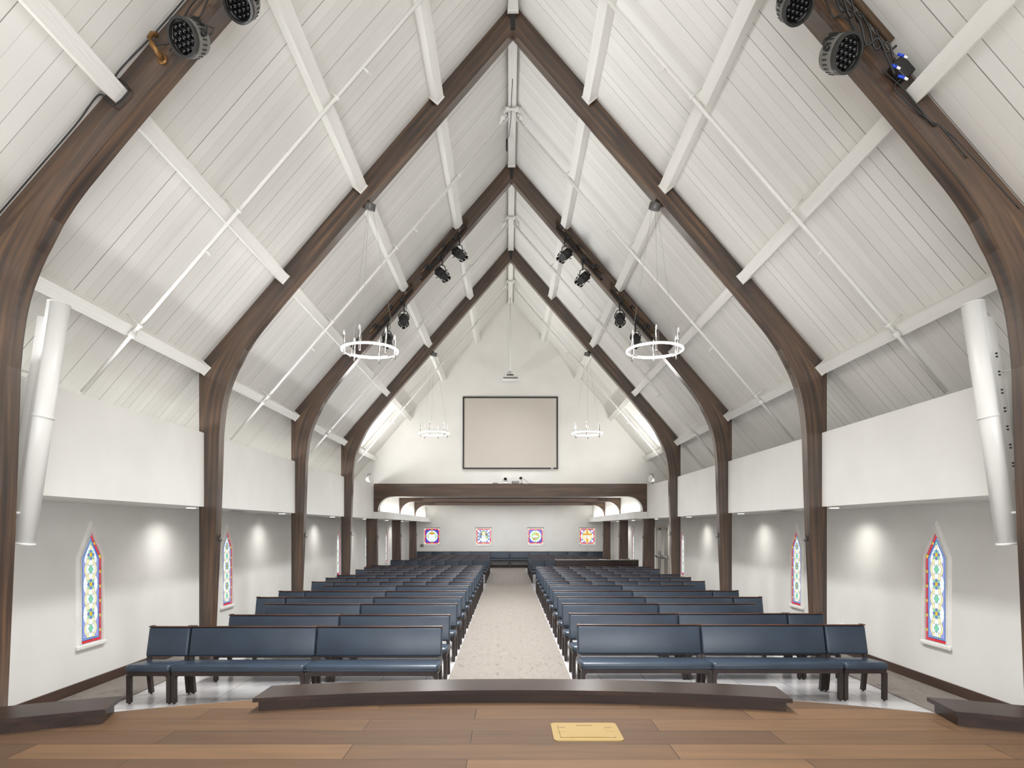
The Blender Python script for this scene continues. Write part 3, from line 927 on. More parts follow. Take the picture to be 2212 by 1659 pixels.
# ------------------------------------------------------------------ double door on the right wall
dr = empty('door_1', (XW, 22.75, 0)); tag(dr, 'beige double door with push bars in the right wall', 'door', None, 'structure')
m_ = MB(); y0, y1 = -.98, .98
m_.box(-.05, .0, y0, y0 + .07, 0, 2.24); m_.box(-.05, 0, y1 - .07, y1, 0, 2.24); m_.box(-.05, 0, y0 + .07, y1 - .07, 2.17, 2.24); m_.box(-.05, 0, -.03, .03, 0, 2.17)
m_.build('door_frame', M['beige'], dr)
for a, b in ((y0 + .07, -.03), (.03, y1 - .07)):
    lf = MB().box(-.03, 0, a, b, .01, 2.17).build('door_leaf', M['beige'], dr)
    MB().box(-.034, -.028, a + .18, b - .18, .35, 2.0).build('vision_panel', base_mat('grey_glass', srgb(150, 145, 138), 0.1), lf)
    m_ = MB().rbox(-.12, -.075, a + .06, b - .06, 1.04, 1.10, .012, 2); m_.box(-.09, -.03, a + .06, a + .12, 1.0, 1.13); m_.box(-.09, -.03, b - .14, b - .06, 1.0, 1.13)
    m_.build('push_bar', M['steel'], lf)
    MB().rbox(-.10, -.03, a + .2, a + .48, 2.03, 2.12, .01, 2).build('door_closer', M['silver'], lf)
ex = empty('exit_sign', (XW, 24.25, 2.28), None, 'small exit sign with red letters on the right wall beside the double door', 'sign')
MB().box(-.09, 0, -.19, .19, -.16, .12).build('housing', M['silver'], ex)
fc = MB().box(-.096, -.09, -.17, .17, -.14, .10).build('face', M['signface'], ex)
def text(body, size, mat, parent, loc, rot, ext=.002):
    c = bpy.data.curves.new('lettering', 'FONT'); c.body = body; c.size = size; c.extrude = ext; c.align_x = 'CENTER'; c.align_y = 'CENTER'
    t = bpy.data.objects.new('tmp', c)
    me = bpy.data.meshes.new_from_object(t); bpy.data.objects.remove(t)
    me.materials.clear(); me.materials.append(mat)
    o = bpy.data.objects.new('lettering', me); COL.objects.link(o)
    o.parent = parent; o.location = loc; o.rotation_euler = rot
    return o
text('EXIT', .16, M['redsign'], fc, (-.098, 0, -.02), (PI / 2, 0, -PI / 2))
for s, y in ((1, 24.02),):
    tag(MB().rbox(XW - .02, XW, y - .05, y + .05, 1.16, 1.30, .004, 1).build('light_switch', M['paper']), 'white light switch plate beside the double door', 'switch')
tag(MB().rbox(-XW + .0, -XW + .05, 24.75, 24.90, 1.62, 1.80, .01, 2).build('wall_box', M['silver']), 'small grey box on the left wall beside the fifth pointed window', 'box')
tag(MB().rbox(-4.76, -4.60, YR - .05, YR, 1.10, 1.25, .01, 2).build('thermostat', M['silver']), 'small grey square box on the rear wall under the leftmost square window', 'thermostat')
tag(MB().rbox(XW - .012, XW, 10.5, 10.58, .38, .50, .003, 1).build('wall_outlet', M['paper']), 'white power outlet low on the right wall behind the front pew', 'outlet')

# ------------------------------------------------------------------ downlights and vents in the soffits
k_ = 0
for s in (-1, 1):
    side = 'left' if s < 0 else 'right'
    for k in range(6):
        y = 9.83 + 3.95 * k
        if k == 5: y = 29.2
        root = empty('downlight', (s * 5.03, y, BB), None, f'round recessed downlight in the {side} soffit, {ORD[k]} from the stage', 'ceiling light', 'recessed downlights in the soffits')
        MB().lathe([(.085, -.004), (.085, 0)], n=24).build('trim_ring', M['metal_white'], root)
        MB().lathe([(.066, -.008), (.066, -.004)], n=24).build('diffuser', M['down'], root)
        d = bpy.data.lights.new('downlight_beam', 'SPOT'); d.energy = 30; d.spot_size = math.radians(140); d.spot_blend = 1.0; d.shadow_soft_size = .07
        d.color = (1, .985, .96)
        lo = bpy.data.objects.new('downlight_beam', d); COL.objects.link(lo); lo.location = (s * 5.06, y, BB - .03)
        lo.rotation_euler = Vector((s * .10, 0, -1)).to_track_quat('-Z', 'Y').to_euler()
    root = MB().box(s * 5.0 - .06, s * 5.0 + .06, 11.15, 11.75, BB - .008, BB)
    for q in range(3): root.box(s * 5.0 - .045 + .033 * q, s * 5.0 - .028 + .033 * q, 11.2, 11.7, BB - .012, BB - .008, 1)
    tag(root.build('air_vent', [M['metal_white'], M['black']]), f'slim slotted air vent in the {side} soffit behind the second arch', 'vent')
    root = MB().lathe([(.045, -.02), (.055, 0)], (s * 5.0, 6.45, BB), n=20)
    tag(root.build('smoke_detector', M['metal_white']), f'small white round detector in the {side} soffit above the nearest window', 'detector')

# ------------------------------------------------------------------ pews
def chair_parts(root, wd, double_mid=False):
    hwid = wd / 2 - .004
    sm_ = Matrix.Translation((0, -.035, .43)) @ Matrix.Rotation(-math.radians(3.6), 4, 'X') @ Matrix.Translation((0, .035, -.43))
    seat = MB().rbox(-hwid, hwid, -.035, .455, .388, .474, .036, 4, mat=sm_).build('seat', M['vinyl'], root)
    tilt = Matrix.Translation((0, .425, .50)) @ Matrix.Rotation(-math.radians(13.5), 4, 'X')
    MB().rbox(-hwid + .004, hwid - .004, -.035, .028, -.015, .345, .022, 3, mat=tilt).build('backrest', M['vinyl'], root)
    MB().rbox(-hwid, hwid, -.038, .04, .345, .362, .005, 2, mat=tilt).build('top_rail', M['railwood'], root)
    MB().box(-hwid + .01, hwid - .01, .0, .045, .335, .386).build('apron', M['legwood'], root)
    MB().box(-hwid + .01, hwid - .01, .39, .43, .325, .362).build('apron', M['legwood'], root)
    for s in (-1, 1):
        x0, x1 = sorted((s * (hwid - .002), s * (hwid - .050)))
        m_ = MB().box(x0, x1, -.005, .050, .015, .345)
        m_.box(x0 + .01, x1 - .01, .05, .40, .340, .366)
        m_.tube(((x0 + x1) / 2, .022, 0), ((x0 + x1) / 2, .022, .016), .014, n=8)
        # bracket under the apron
        m_.prism([(s * (hwid - .05), .345), (s * (hwid - .085), .345), (s * (hwid - .05), .305)], .01, .035)
        m_.build('front_leg', M['legwood'], root)
        x0, x1 = sorted((s * (hwid - .004), s * (hwid - .050)))
        poly = [(.455, .015), (.515, .015), (.455, .36), (.470, .50), (.545, .86), (.510, .86), (.425, .50), (.395, .36)]
        m_ = MB().prism(poly, x0, x1, axis='x')
        m_.tube(((x0 + x1) / 2, .485, 0), ((x0 + x1) / 2, .485, .016), .014, n=8)
        m_.build('rear_leg', M['legwood'], root)
PROTO = {}
def pew(kind, x, y, label, group, rz=0.0):
    wd = {'triple': 1.597, 'single': .537, 'double': 1.045}[kind]
    nm = {'triple': 'three_seat_pew', 'single': 'upholstered_chair', 'double': 'two_seat_pew'}[kind]
    if kind not in PROTO:
        root = empty(nm); chair_parts(root, wd); PROTO[kind] = root
    else:
        root = copy_tree(PROTO[kind])
    root.location = (x, y, 0); root.rotation_euler = (0, 0, rz)
    zoff = 0
    tag(root, label, {'triple': 'pew', 'single': 'chair', 'double': 'pew'}[kind], group)
    return wd
LY = [8.01, 9.08, 10.38, 11.39, 12.49, 13.67, 14.66, 15.78, 16.80, 17.88, 18.87, 19.98, 21.08, 24.45, 25.70, 26.85, 28.00, 29.20]
RYS = [8.15, 9.22, 10.42, 11.42, 12.58, 13.76, 14.82, 15.95, 17.02, 18.12, 19.25, 20.38, None, 24.45, 25.70, 26.85, 28.00, 29.20]
LP = ['TTS', 'TT', 'TT', 'TTS', 'TTS', 'TT'] + ['S' * 7] * 3 + ['S' * 6] + ['S' * 7] * 3 + ['S' * 7] + ['S' * 6] * 4
RP = ['TTS', 'TTS', 'TT', 'TTS', 'TTS', 'TT'] + ['S' * 7] * 3 + ['S' * 6] + ['S' * 7] * 2 + ['', 'SSS'] + ['S' * 6] * 4
FROMA = ['beside the aisle', 'second from the aisle', 'third from the aisle', 'fourth from the aisle', 'fifth from the aisle', 'sixth from the aisle', 'seventh from the aisle']
for s, YS, PP, x0, side in ((-1, LY, LP, -.90, 'left'), (1, RYS, RP, .81, 'right')):
    for r, (yb, pat) in enumerate(zip(YS, PP)):
        if yb is None: continue
        x = x0
        for q, ch in enumerate(pat):
            kind = 'triple' if ch == 'T' else 'single'
            wd = 1.597 if ch == 'T' else .537
            what = 'blue three-seat pew' if ch == 'T' else 'blue single chair'
            if r < 13: lab = f'{what}, {ORD[r]} row from the stage, {side} block, {FROMA[q]}'
            else: lab = f'{what}, {["front","second","third","fourth","rearmost"][r - 13]} row of rear room, {side} block, {FROMA[q]}'
            pew(kind, x + s * wd / 2, yb - .52, lab, f'blue seating {side} of the aisle')
            x += s * wd
bn = 10
for k in range(bn):
    x = (-bn / 2 + .5 + k) * 1.045
    pew('double', x, YR - .58, f'blue two-seat pew against the rear wall, {ORD[k]} counted from the left corner', 'blue pews along the rear wall')

# ------------------------------------------------------------------ sound desk
ds = empty('sound_desk', (3.0, 22.0, 0), None, 'dark wooden sound desk behind the pews right of the aisle', 'desk')
MB().box(-1.42, 1.42, -.35, -.31, 0, 1.0).build('front_panel', M['kneelwood'], ds)
for s in (-1, 1):
    a, b = sorted((s * 1.42, s * 1.38)); MB().box(a, b, -.31, .38, 0, 1.0).build('side_panel', M['kneelwood'], ds)
MB().box(-1.38, 1.38, -.31, .38, .72, .76).build('desktop', M['kneelwood'], ds)
MB().box(-1.44, 1.44, -.37, -.29, 1.0, 1.02).build('cap_rail', base_mat('pale_cap', srgb(170, 160, 150), .4), ds)
tag(MB().box(1.75, 1.95, 21.75, 22.02, .765, .80).build('paper_stack', M['paper']), 'white paper on the near end of the sound desk', 'paper')
tag(MB().rbox(2.2, 3.3, 21.75, 22.25, .765, .86, .02, 2).build('mixing_console', M['black']), 'black mixing console on the sound desk', 'mixer')
tag(MB().rbox(3.9, 4.15, 21.8, 22.1, .765, 1.035, .01, 2).build('small_monitor', M['black']), 'small black screen at the far end of the sound desk', 'monitor')
tag(MB().box(3.05, 3.3, 21.64, 21.72, 1.021, 1.026).build('paper_sheet', M['paper']), 'white sheet of paper on the rim of the sound desk', 'paper')

# ------------------------------------------------------------------ projection screen, projector, camera gear
sc = empty('projection_screen', (0, YG, 5.35), None, 'large grey projection screen in a thin black frame on the gable wall', 'screen')
hx, hz = 1.625, 1.235
MB().box(-hx, hx, -.03, -.005, -hz, hz).build('screen_surface', M['screen'], sc)
m_ = MB(); t_ = .05
m_.box(-hx, hx, -.05, -.028, hz - t_, hz); m_.box(-hx, hx, -.05, -.028, -hz, -hz + t_); m_.box(-hx, -hx + t_, -.05, -.028, -hz + t_, hz - t_); m_.box(hx - t_, hx, -.05, -.028, -hz + t_, hz - t_)
fr = m_.build('frame', M['black'], sc)
MB().box(hx - .24, hx - .16, -.052, -.05, -hz + .012, -hz + .038).build('badge', M['paper'], fr)
pj = empty('projector', (0, YG - .55, 7.0), None, 'white projector hanging on a long pole above the projection screen', 'projector')
MB().rbox(-.26, .26, -.18, .18, .0, .14, .025, 3).build('body', M['metal_white'], pj)
MB().box(-.24, .24, -.187, -.181, .03, .09).build('grille', M['silver'], pj)
MB().tube((0, 0, .2), (0, 0, 2.90), .02, n=10).build('pole', M['pipe_white'], pj)
m_ = MB().box(-.10, .10, -.08, .08, .19, .205); m_.tube((-.09, 0, .14), (-.09, 0, .2), .01, n=6); m_.tube((.09, 0, .14), (.09, 0, .2), .01, n=6)
m_.build('bracket', M['grey_metal'], pj)
MB().path([(.0, -.03, .32), (-.08, -.06, .26), (-.12, -.05, .18), (-.1, -.02, .14)], .008, 6).build('cable', M['black'], pj)

BZ = zt
pt = empty('pan_tilt_camera', (-.17, YG - .16, BZ), None, 'white pan and tilt camera with a black lens on the wooden lintel', 'camera')
MB().rbox(-.10, .10, -.09, .09, 0, .06, .02, 3).build('base', M['metal_white'], pt)
MB().lathe([(.05, 0), (.085, .03), (.09, .09), (.075, .15), (.03, .175)], (0, 0, .06), n=20).build('head', M['metal_white'], pt)
MB().lathe([(.045, -.04), (.055, 0), (.03, .02)], (0, -.082, .165), (0, -1, .05), n=18).build('lens', M['blackgloss'], pt)
tag(MB().rbox(.05, .29, YG - .24, YG - .08, BZ, BZ + .10, .008, 2).build('equipment_box', M['silver']), 'grey equipment box beside the white camera on the lintel', 'box')
tag(MB().rbox(-.60, -.42, YG - .22, YG - .1, BZ, BZ + .04, .006, 2).build('flat_box', M['silver']), 'flat grey box on the lintel left of the white camera', 'box')
bl = empty('desk_microphone', (.38, YG - .15, BZ), None, 'black gooseneck microphone standing on the lintel beside the grey box', 'microphone')
MB().lathe([(.05, 0), (.05, .02)], n=14).build('base', M['black'], bl)
MB().path([(0, 0, .02), (.01, 0, .10), (-.02, 0, .17)], .009, 6).build('stem', M['black'], bl)
MB().lathe([(.02, -.05), (.045, -.02), (.045, .03), (.02, .05)], (-.03, 0, .20), (1, -.6, .3), n=12).build('head', M['black'], bl)
tag(MB().path([(.40, YG - .16, BZ + .19), (.52, YG - .12, BZ + .13), (.62, YG - .1, BZ + .03), (.75, YG - .1, BZ + .01), (.95, YG - .1, BZ + .008)], .006, 6).build('cable', M['grey_metal']), 'thin cable trailing right along the lintel from the microphone', 'cable')
for s in (-1, 1):
    side = 'left' if s < 0 else 'right'
    fl = empty('floodlight', (s * 4.68, YG - .75, BT), None, f'white floodlight on the rear end of the {side} bulkhead', 'floodlight')
    MB().tube((0, 0, 0), (0, 0, .12), .012, n=8).build('stand', M['grey_metal'], fl)
    hd = MB().lathe([(.03, -.12), (.06, -.1), (.13, .03), (.135, .04), (.12, .045)], (-s * .04, -.02, .20), (-s * .9, -.3, .15), n=20).build('reflector', M['metal_white'], fl)
    d = bpy.data.lights.new('floodlight_beam', 'SPOT'); d.energy = 125; d.spot_size = math.radians(150); d.spot_blend = 1.0; d.shadow_soft_size = .12
    d.color = (1, .99, .96)
    lo = bpy.data.objects.new('floodlight_beam', d); COL.objects.link(lo); lo.location = (s * 4.0, YG - 2.6, 3.9)
    lo.rotation_euler = Vector((-s * .75, .75, 1.15)).to_track_quat('-Z', 'Y').to_euler()
    MB().path([(.0, .0, .08), (s * .05, -.02, .22), (s * .0, -.03, .36), (-s * .1, -.05, .36)], .01, 6).build('yoke', M['black'], fl)

# ------------------------------------------------------------------ ring chandeliers
def chandelier(x, y, ztop, zring, R, label):
    root = empty('ring_chandelier', (x, y, zring), None, label, 'chandelier', 'lit ring chandeliers')
    H_ = ztop - zring
    cn = MB().lathe([(.082, -.05), (.085, -.045), (.085, .045), (.082, .05)], (0, 0, H_), (.25, -.35, 1), n=28).build('canopy', M['grey_metal'], root)
    s = -1 if x < 0 else 1
    MB().tube((0, 0, H_ + .03), (s * .05, .07, H_ + .14), .02, n=8).build('hanger_arm', M['grey_metal'], cn)
    MB().strip_ring(R - .012, .024, .0, .030, 72).build('ring', M['steel'], root)
    MB().strip_ring(R + .0125, .008, .002, .018, 72).build('led_strip', M['lamp'], root)
    MB().strip_ring(R - .006, .012, -.007, -.001, 72).build('lower_diffuser', M['lamp'], root)
    for k in range(3):
        a = math.radians(25 + 120 * k)
        MB().tube((math.cos(a) * R, math.sin(a) * R, .03), (math.cos(a) * .05, math.sin(a) * .05, H_ - .05), .0022, n=5, caps=False).build('suspension_wire', M['steel'], root)
    for k in range(6):
        a = math.radians(20 + 60 * k); cx, cy = math.cos(a) * (R - .028), math.sin(a) * (R - .028)
        cd = MB().tube((cx, cy, -.09), (cx, cy, .20), .0135, n=12).build('candle_tube', M['steel'], root)
        MB().lathe([(.008, .20), (.015, .215), (.017, .235), (.010, .262), (.002, .285)], (cx, cy, 0), n=10).build('candle_bulb', M['crystal'], cd)
    d = bpy.data.lights.new('chandelier_glow', 'POINT'); d.energy = 30; d.color = (1, .985, .97); d.shadow_soft_size = .35
    lo = bpy.data.objects.new('chandelier_glow', d); COL.objects.link(lo); lo.location = (x, y, zring - .05)
    return root
FY = ARCH[1] + .085; RY_ = ARCH[3] + .085
chandelier(-2.15, FY, 6.93, 4.76, .405, 'large lit ring chandelier hanging from the left side of the second arch')
chandelier(2.13, FY, 6.93, 4.76, .405, 'large lit ring chandelier hanging from the right side of the second arch')
chandelier(-2.13, RY_, 6.92, 4.72, .405, 'lit ring chandelier left of the projection screen, hanging from the farthest arch')
chandelier(2.12, RY_, 6.92, 4.72, .405, 'lit ring chandelier right of the projection screen, hanging from the farthest arch')

# ------------------------------------------------------------------ theatre spotlights on the third arch
def basis(direction, up=(0, 0, 1)):
    return Vector(direction).to_track_quat('Z', 'Y').to_euler()
SPOT = None
def spotlight(x, y, z, direction, label, glass=False):
    """local +Z is the beam"""
    global SPOT
    root = empty('stage_spotlight', (x, y, z), basis(direction), label, 'spotlight', 'black spotlights on the third arch')
    bd = MB().lathe([(.03, -.27), (.075, -.25), (.085, -.22), (.085, -.08), (.098, -.06), (.098, .0), (.07, .03), (.066, .15), (.078, .16)], n=20)
    for k in range(8):
        a = 2 * PI * k / 8
        bd.box(.082, .10, -.006, .006, -.24, -.10, mat=Matrix.Rotation(a, 4, 'Z'))
    bd.build('body', M['black'], root)
    MB().lathe([(.060, .145), (.045, .158)], n=20).build('lens', M['lens'] if not glass else M['steel'], root)
    gf = MB()
    for k in range(8):
        a = 2 * PI * k / 8
        gf.box(.062, .068, -.032, .032, .14, .225 if k % 2 == 0 else .195, mat=Matrix.Rotation(a, 4, 'Z') @ Matrix.Rotation(math.radians(12), 4, 'Y'))
    gf.build('gel_frame', M['black'], root)
    for k in range(4):
        a = PI / 4 + PI / 2 * k
        MB().tube((math.cos(a) * .09, math.sin(a) * .09, -.03), (math.cos(a) * .15, math.sin(a) * .15, -.035), .009, n=6).build('shutter_handle', M['black'], root)
    # yoke reaches up to the arch: upward direction in local coordinates
    inv = Vector(direction).to_track_quat('Z', 'Y').inverted()
    up = inv @ Vector((0, .15, 1)).normalized()
    sx = up.cross(Vector((0, 0, 1))).normalized()
    yk = MB().path([sx * .10 + Vector((0, 0, -.06)), sx * .11 + up * .08 + Vector((0, 0, -.06)), sx * .06 + up * .2, up * .22, -sx * .06 + up * .2, -sx * .11 + up * .08 + Vector((0, 0, -.06)), -sx * .10 + Vector((0, 0, -.06))], .010, 6)
    yk.build('yoke', M['black'], root)
    cl = MB().tube(up * .2, up * .42, .016, n=8)
    c = up * .40
    cl.lathe([(.035, -.025), (.035, .025)], c, sx, n=12)
    cl.build('clamp', M['black'], root)
    w0 = up * .05 + Vector((0, 0, -.26))
    MB().path([w0, w0 + up * .16 - Vector((0, 0, .06)) + sx * .05, w0 + up * .30 + sx * .02, up * .46], .006, 6).build('power_lead', M['black'], root)
    return root
y3 = ARCH[2]
SP = [(-1, 1.10, 7.87), (-1, 1.46, 7.44), (-1, 2.27, 6.47), (-1, 2.62, 6.05), (1, 1.12, 7.84), (1, 1.50, 7.35), (1, 2.28, 6.49), (1, 2.61, 6.05)]
for q, (s, x, z) in enumerate(SP):
    side = 'left' if s < 0 else 'right'
    spotlight(s * x, y3 - .12, z, (-s * .45, -.75, -.62) if (q % 4) < 2 else (-s * .12, -.85, -.60),
              f'black theatre spotlight hung on the third arch, {side} side, {["highest","second highest","third highest","lowest"][q % 4]} of four', glass=(q % 4) == 2)
# pipes the spotlights hang on, and the cable runs
for s in (-1, 1):
    side = 'left' if s < 0 else 'right'
    for q, (xa, xb) in enumerate(((.95, 1.92), (2.10, 3.0))):
        def P(x_, off, dy): return (s * x_, y3 - dy, ZR - SL * x_ - off)
        root = empty('lighting_pipe', P((xa + xb) / 2, .22, .06), None, f'brown lighting pipe on the front of the third arch, {side} side, {"upper" if q == 0 else "lower"} length', 'pipe', 'lighting pipes on the third arch')
        o_ = Vector(root.location)
        def Lc(x_, off, dy): return Vector(P(x_, off, dy)) - o_
        MB().tube(Lc(xa, .25, .075), Lc(xb, .25, .075), .027, n=12).build('pipe', M['brownpipe'], root)
        for t in (.12, .5, .88):
            x_ = xa + (xb - xa) * t
            m_ = MB().tube(Lc(x_ - .03, .25, .075), Lc(x_ + .03, .25, .075), .038, n=12)
            m_.tube(Lc(x_, .25, .075), Lc(x_, .25, .0), .015, n=8)
            m_.build('pipe_clamp', M['black'], root)
        m_ = MB()
        m_.tube(Lc(xa, .38, .03), Lc(xb, .38, .03), .018, n=8)
        m_.build('wire_tray', M['black'], root)
        for t in (.25, .62, .8):
            x_ = xa + (xb - xa) * t
            m_ = MB().box(-.05, .05, -.03, .03, -.035, .035, mat=Matrix.Translation(Lc(x_, .33, .045)) @ Matrix.Rotation(s * ang, 4, 'Y'))
            m_.build('plug_box', M['black'], root)
        pts = []
        for k in range(15):
            t = k / 14; x_ = xa + (xb - xa) * t
            pts.append(Lc(x_, .36 + .07 * abs(math.sin(t * PI * 4)), .05 + .02 * math.sin(t * 9)))
        MB().path(pts, .007, 6).build('cable', M['black'], root)

# ------------------------------------------------------------------ LED cans on the nearest arch
def led_can(x, y, z, direction, r, label):
    root = empty('led_stage_light', (x, y, z), basis(direction), label, 'stage light', 'LED stage lights on the nearest arch')
    bd = MB().lathe([(r * .55, -.20), (r * .8, -.17), (r * .97, -.08), (r, -.02), (r, .02), (r * .88, .03), (r * .86, -.015), (.01, -.018)], n=40)
    bd.build('housing', M['silver'], root)
    MB().strip_ring(r * .86, r * .15, -.004, .034, 40).build('rim', M['darkgrey'], root)
    MB().lathe([(r * .87, -.012), (r * .87, -.008)], n=32).build('lens_plate', M['blackgloss'], root)
    ln = MB()
    sp_ = r * .34
    for i in range(-3, 4):
        for j in range(-3, 4):
            px = sp_ * (i + j * .5); py = sp_ * j * .866
            if math.hypot(px, py) < r * .78:
                ln.lathe([(r * .158, -.008), (r * .15, .005), (r * .08, .014), (.001, .017)], (px, py, 0), n=12)
    ln.build('lens_array', M['blackgloss'], root)
    for k in range(12):
        pass
    vt = MB()
    for k in range(24):
        a = 2 * PI * k / 24
        vt.box(r * .955, r * .992, -.006, .006, -.10, -.05, mat=Matrix.Rotation(a, 4, 'Z'))
    vt.build('vent_slots', M['black'], root)
    for s in (-1, 1):
        MB().lathe([(.022, 0), (.022, .03)], (s * r, 0, -.06), (s, 0, 0), n=14).build('yoke_knob', M['black'], root)
    inv = Vector(direction).to_track_quat('Z', 'Y').inverted()
    up = inv @ Vector((0, .5, 1)).normalized()
    pts = [Vector((math.cos(PI * k / 12) * (r + .03), 0, -.06)) + up * (math.sin(PI * k / 12) * (r + .07)) for k in range(13)]
    MB().path(pts, .011, 6).build('yoke', M['black'], root)
    top = up * (r + .07) + Vector((0, 0, -.06))
    MB().box(-.04, .04, -.04, .04, -.04, .06, mat=Matrix.Translation(top)).build('clamp', M['black'], root)
    MB().path([Vector((0, 0, -.2)), Vector((.05, .05, -.3)), Vector((.1, .02, -.22)) + up * .1, top + Vector((.06, 0, 0))], .007, 6).build('power_lead', M['black'], root)
y1_ = ARCH[0]
led_can(-2.73, y1_ - .22, 6.13, (-.30, -.80, -.50), .140, 'round black LED stage light, top left, lower of two on the nearest arch')
led_can(-2.33, y1_ - .10, 6.50, (-.20, -.60, -.75), .130, 'round black LED stage light cut by the top edge, left side of the nearest arch')
led_can(2.70, y1_ - .22, 6.00, (.34, -.78, -.52), .145, 'round black LED stage light, top right, lower of two on the nearest arch')
led_can(2.34, y1_ - .14, 6.45, (.20, -.60, -.75), .130, 'round black LED stage light cut by the top edge, right side of the nearest arch')

def AP(s, x_, off, dy): return Vector((s * x_, ARCH[0] - dy, ZR - SL * x_ - off))
# bronze pipe elbow on the left
el = empty('pipe_elbow', AP(-1, 3.03, .34, 0), None, 'bronze pipe elbow fixed to the nearest arch at the top left', 'pipe')
o_ = Vector(el.location)
pts = [Vector((0, 0, 0)), Vector((0, -.06, .0)), Vector((-.01, -.09, .02)), Vector((-.04, -.10, .06)), Vector((-.055, -.10, .11)), Vector((-.04, -.09, .15)), Vector((-.01, -.06, .165))]
MB().path(pts, .022, 12).build('elbow', M['bronze'], el)
MB().lathe([(.045, 0), (.045, .010), (.026, .016)], (0, 0, 0), (0, -1, 0), n=20).build('flange', M['bronze'], el)
# left lighting pipe upward (leaves the frame)
for s in (-1, 1):
    side = 'left' if s < 0 else 'right'
    if s > 0:
        root = MB().tube(AP(s, 3.14, .15, .12), AP(s, 1.6, .15, .12), .030, n=14).build('lighting_pipe', M['brownpipe'])
        tag(root, 'brown lighting pipe on the nearest arch at the top right', 'pipe')
    pts = []
    for k in range(30):
        t = k / 29; x_ = 1.7 + 1.35 * t
        pts.append(AP(s, x_, .30 + .09 * math.sin(t * 23) * (1 - t * .4), .05 + .03 * abs(math.sin(t * 17))))
    cb = MB().path(smooth_pts(pts, 3), .008, 6)
    pts = [AP(s, 1.7 + 1.25 * k / 19, .36 + .06 * math.cos(k * 1.7), .045 + .02 * abs(math.sin(k))) for k in range(20)]
    cb.path(smooth_pts(pts, 4), .007, 6)
    if s > 0:
        for q in range(3):
            pts = [AP(s, 2.35 + .83 * k / 11, .20 + .05 * q + .07 * math.sin(k * 2.1 + q * 2), .07 + .05 * abs(math.sin(k * 1.3 + q))) for k in range(12)]
            cb.path(smooth_pts(pts, 4), .010, 6)
    tag(cb.build('stage_cables', M['black']), f'tangled black cables on the nearest arch at the top {side}', 'cable')
jb = empty('power_box', AP(1, 3.27, .20, .04), (0, ang, 0), 'black power box with blue plugs on the nearest arch at the top right', 'power box')
MB().rbox(-.10, .07, -.06, .02, -.06, .06, .01, 2).build('case', M['black'], jb)
for q, (dx, dz) in enumerate(((-.13, .03), (-.10, -.075), (.01, -.085))):
    MB().tube((dx, -.05, dz), (dx + .05, -.06, dz + .02), .011, n=10).build('blue_plug', M['bluetape'], jb)
    MB().tube((dx + .05, -.06, dz + .02), (dx + .08, -.06, dz + .03), .010, n=10).build('plug_collar', M['paper'], jb)
wp = MB().path(smooth_pts([AP(1, 3.27, .26, .07), AP(1, 3.22, .38, .03), AP(1, 3.35, .36, .02), AP(1, 3.5, .30, .012), AP(1, 3.7, .20, .01), AP(1, 3.95, .17, .008), AP(1, 4.3, .15, .008)]), .005, 6)
wp.path(smooth_pts([AP(1, 3.10, .38, .05), AP(1, 3.3, .29, .02), AP(1, 3.55, .29, .012), AP(1, 3.62, .23, .012), AP(1, 3.85, .24, .01)]), .007, 6)
tag(wp.build('hanging_cable', M['black']), 'black cable running down the nearest arch below the power box', 'cable')
# black cable hugging the outer edge of the nearest arch on the left, looping round the purlin end
P3 = Vector((-3.505, 0, ZR - SL * 3.505)); n_ = nL(-1); u_ = Vector((-math.cos(ang), 0, -math.sin(ang)))
yy = ARCH[0] - .03
def EP(x_): return Vector((-x_, yy, ZR - SL * x_)) + n_ * .05
loop = [EP(4.5), EP(4.2), EP(3.8), P3 + u_ * .13 + n_ * .03 + Vector((0, yy, 0)), P3 + u_ * .105 + n_ * .12 + Vector((0, yy, 0)), P3 + u_ * .09 + n_ * .19 + Vector((0, yy, 0)),
        P3 - u_ * .08 + n_ * .20 + Vector((0, yy, 0)), P3 - u_ * .10 + n_ * .10 + Vector((0, yy, 0)), P3 - u_ * .13 + n_ * .03 + Vector((0, yy, 0)), EP(3.1), EP(2.7), EP(2.2)]
tag(MB().path(smooth_pts(loop, 8), .007, 8).build('edge_cable', M['black']), 'black cable along the outer edge of the nearest arch, looping round a purlin end', 'cable')

